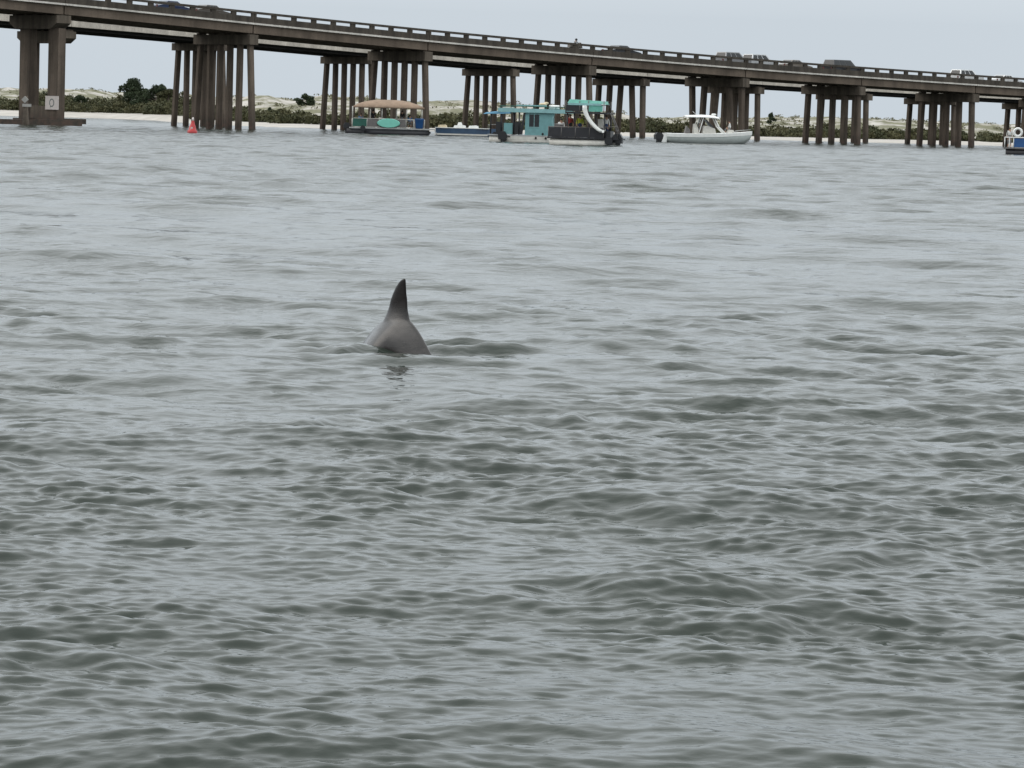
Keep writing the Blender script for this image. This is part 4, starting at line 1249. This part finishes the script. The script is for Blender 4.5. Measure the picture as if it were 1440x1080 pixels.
# ------------------------------------------------------------------ traffic
PAINT = {k: simple('paint_' + k, c, .35, .2, .06, coat=.6) for k, c in dict(
    blue=(.02, .035, .09), brown=(.10, .085, .07), black=(.02, .02, .022), silver=(.55, .56, .57), white=(.75, .75, .74), grey=(.27, .27, .275), tan=(.20, .17, .14)).items()}
def vehicle(s, n, kind, paint, label, cat='car'):
    """profile-built car standing on the near bridge deck, nose towards +s"""
    z = ZN(s) + .10
    slope = (ZN(s + 2) - ZN(s - 2)) / 4
    x, y, _ = bp(s, n, 0)
    root = empty({'pickup': 'pickup_truck', 'van': 'van', 'suv': 'suv_car', 'sedan': 'sedan_car'}[kind], (x, y, z), 0, label, cat, None)
    root.rotation_euler = (0, -math.atan(slope), math.atan2(EV[1], EV[0]))
    P = dict(
        sedan=([(-2.3, .35), (-2.32, .85), (-1.75, .98), (-1.7, .98), (1.0, .95), (2.2, .78), (2.35, .38)], [(-1.65, .96), (-1.0, 1.42), (.15, 1.44), (1.0, .94)]),
        suv=([(-2.35, .4), (-2.38, 1.05), (-2.2, 1.10), (1.05, 1.08), (2.2, .95), (2.38, .42)], [(-2.2, 1.08), (-1.95, 1.72), (.2, 1.78), (1.05, 1.07)]),
        pickup=([(-2.8, .5), (-2.82, 1.12), (-.9, 1.14), (1.25, 1.14), (2.6, 1.05), (2.75, .5)], [(-2.75, 1.12), (-2.55, 1.80), (.35, 1.86), (1.2, 1.12)]),
        van=([(-2.6, .4), (-2.62, 1.05), (1.5, 1.05), (2.4, .92), (2.55, .42)], [(-2.6, 1.03), (-2.45, 1.92), (.5, 1.95), (1.5, 1.04)]))[kind]
    lower, upper = P
    W = .92
    b = MB(); k = len(lower)
    b.ring_loft([[(x_ * .985, -W, zz) if i == 0 else (x_, -W, zz) for i, (x_, zz) in enumerate(lower)], [(x_, W, zz) for x_, zz in lower]], True, False)
    b.build('body', PAINT[paint], root)
    # cabin: painted pillars and roof, glass set into it
    c = MB(); k = len(upper); ins = [0, .16, .16, 0]
    lft = [(x_, -W + .04 + i_, zz) for (x_, zz), i_ in zip(upper, ins)]; rgt = [(x_, W - .04 - i_, zz) for (x_, zz), i_ in zip(upper, ins)]
    c.ring_loft([lft, rgt], True, False); cab = c.build('cabin', PAINT[paint], root)
    # side glass, split in panes by the pillars
    def pt(u, v, sy):       # u along, v up within the cabin side
        x0 = upper[0][0] + (upper[1][0] - upper[0][0]) * v; x1 = upper[3][0] + (upper[2][0] - upper[3][0]) * v
        zz = (upper[0][1] * (1 - u) + upper[3][1] * u) * (1 - v) + (upper[1][1] * (1 - u) + upper[2][1] * u) * v
        return (x0 + (x1 - x0) * u, sy * (W - .04 - .16 * v + .008), zz)
    for sy in (-1, 1):
        for u0, u1 in ((.06, .30), (.34, .60), (.64, .92)):
            g = MB(); q = [pt(u0, .14, sy), pt(u1, .14, sy), pt(u1, .86, sy), pt(u0, .86, sy)]
            q2 = [(a, b_ - sy * .02, c_) for a, b_, c_ in q]
            g.hexa(q2 + q); g.build('side_window', M['glass'], cab)
    for (a, b_) in ((0, 1), (3, 2)):
        g = MB(); d = -.012 if a == 0 else .012
        lo, hi = upper[a], upper[b_]
        def L_(t): return (lo[0] + (hi[0] - lo[0]) * t + d, lo[1] + (hi[1] - lo[1]) * t)
        q = []
        for t in (.12, .88):
            xx, zz = L_(t); w = W - .14 - .16 * t
            q += [(xx, -w, zz), (xx, w, zz)]
        g.add([q[0], q[1], q[3], q[2]] + [(p[0] - d, p[1], p[2]) for p in (q[0], q[1], q[3], q[2])],
              [(0, 1, 2, 3), (7, 6, 5, 4), (0, 4, 5, 1), (1, 5, 6, 2), (2, 6, 7, 3), (3, 7, 4, 0)])
        g.build('windshield' if a else 'rear_window', M['glass'], cab)
    hl = lower[-1][0] - .95
    for xw in (hl, lower[0][0] + .9):
        for sy in (-1, 1):
            w = MB(); w.tube([(xw, sy * (W - .18), .34), (xw, sy * (W + .02), .34)], .34, 16); wo_ = w.build('wheel', M['rubber'], root)
            h = MB(); h.tube([(xw, sy * (W + .02), .34), (xw, sy * (W + .035), .34)], .20, 10); h.build('rim', M['alu'], wo_)
    for sy in (-1, 1):
        MB().box(lower[-1][0] - .12, lower[-1][0] - .02, sy * .62 - .16, sy * .62 + .16, .62, .76).build('headlight', M['white'], root)
        MB().box(lower[0][0] - .03, lower[0][0] + .04, sy * .66 - .12, sy * .66 + .12, .72, .92).build('tail_light', M['tail'], root)
    return root

vehicle(22.0, 2.6, 'sedan', 'blue', 'dark blue car on the bridge, mostly hidden by the parapet')
vehicle(26.9, 2.6, 'sedan', 'brown', 'brown car on the bridge just above the six-pile bent, next to the blue car')
vehicle(84.6, 2.6, 'sedan', 'black', 'dark car behind the parapet, next ahead of the motorcyclist')
vehicle(102.5, 2.6, 'suv', 'grey', 'grey car on the bridge close behind the silver one')
vehicle(106.9, 2.6, 'suv', 'silver', 'silver car with dark side windows, roof clear above the parapet')
vehicle(112.7, 2.6, 'sedan', 'tan', 'low tan car hidden behind the parapet between the silver car and the dark pickup')
vehicle(121.3, 2.6, 'pickup', 'black', 'dark covered pickup truck standing tall above the parapet', 'truck')
vehicle(143.6, 2.6, 'suv', 'white', 'white car with dark rear window above the parapet')
vehicle(151.0, 2.6, 'sedan', 'white', 'white car at the low end of the bridge, only its roof showing')

def motorcycle(s, n):
    z = ZN(s) + .10
    x, y, _ = bp(s, n, 0); rz = math.atan2(EV[1], EV[0])
    root = empty('motorcycle', (x, y, z), rz, 'dark touring motorcycle on the bridge beneath its helmeted rider', 'motorcycle')
    for xw in (-.72, .78):
        w = MB(); k = 20; rings = []
        for i in range(k + 1):
            a = 2 * math.pi * i / k
            rings.append([(xw + (.27 + .06 * math.cos(t)) * math.cos(a), .06 * math.sin(t), .33 + (.27 + .06 * math.cos(t)) * math.sin(a)) for t in [2 * math.pi * j / 6 for j in range(6)]])
        wo_ = w.ring_loft(rings, False, True).build('wheel', M['rubber'], root)
        MB().tube([(xw, -.02, .33), (xw, .02, .33)], .2, 12).build('rim', M['alu'], wo_)
    MB().prism([(-.35, .30), (.35, .28), (.42, .62), (-.30, .62)], -.16, .16).build('engine', M['alu_dull'], root)
    MB().prism([(-.15, .62), (.42, .66), (.50, .92), (.15, 1.02), (-.1, .84)], -.15, .15).build('fuel_tank', PAINT['brown'], root)
    MB().prism([(-.85, .72), (-.1, .74), (-.12, .86), (-.85, .92)], -.16, .16).build('seat', M['black'], root)
    MB().prism([(-1.05, .78), (-.72, .78), (-.72, 1.15), (-1.02, 1.12)], -.24, .24).build('top_case', PAINT['brown'], root)
    MB().prism([(.45, .78), (.85, .72), (.75, 1.08), (.58, 1.35), (.52, 1.32)], -.20, .20).build('fairing', PAINT['brown'], root)
    MB().tube([(.78, .09, .33), (.55, .09, .95)], .035).build('fork', M['alu'], root)
    MB().tube([(.78, -.09, .33), (.55, -.09, .95)], .035).build('fork', M['alu'], root)
    MB().tube([(.40, -.36, 1.06), (.52, -.2, 1.04), (.52, .2, 1.04), (.40, .36, 1.06)], .02).build('handlebar', M['black'], root)
    person((x - .22 * math.cos(rz), y - .22 * math.sin(rz), z + .88), rz, 'ride', 'grey', 'helmeted motorcycle rider in grey leaning over the handlebar on the bridge', 'black', hat='helmet')
motorcycle(77.2, 2.2)
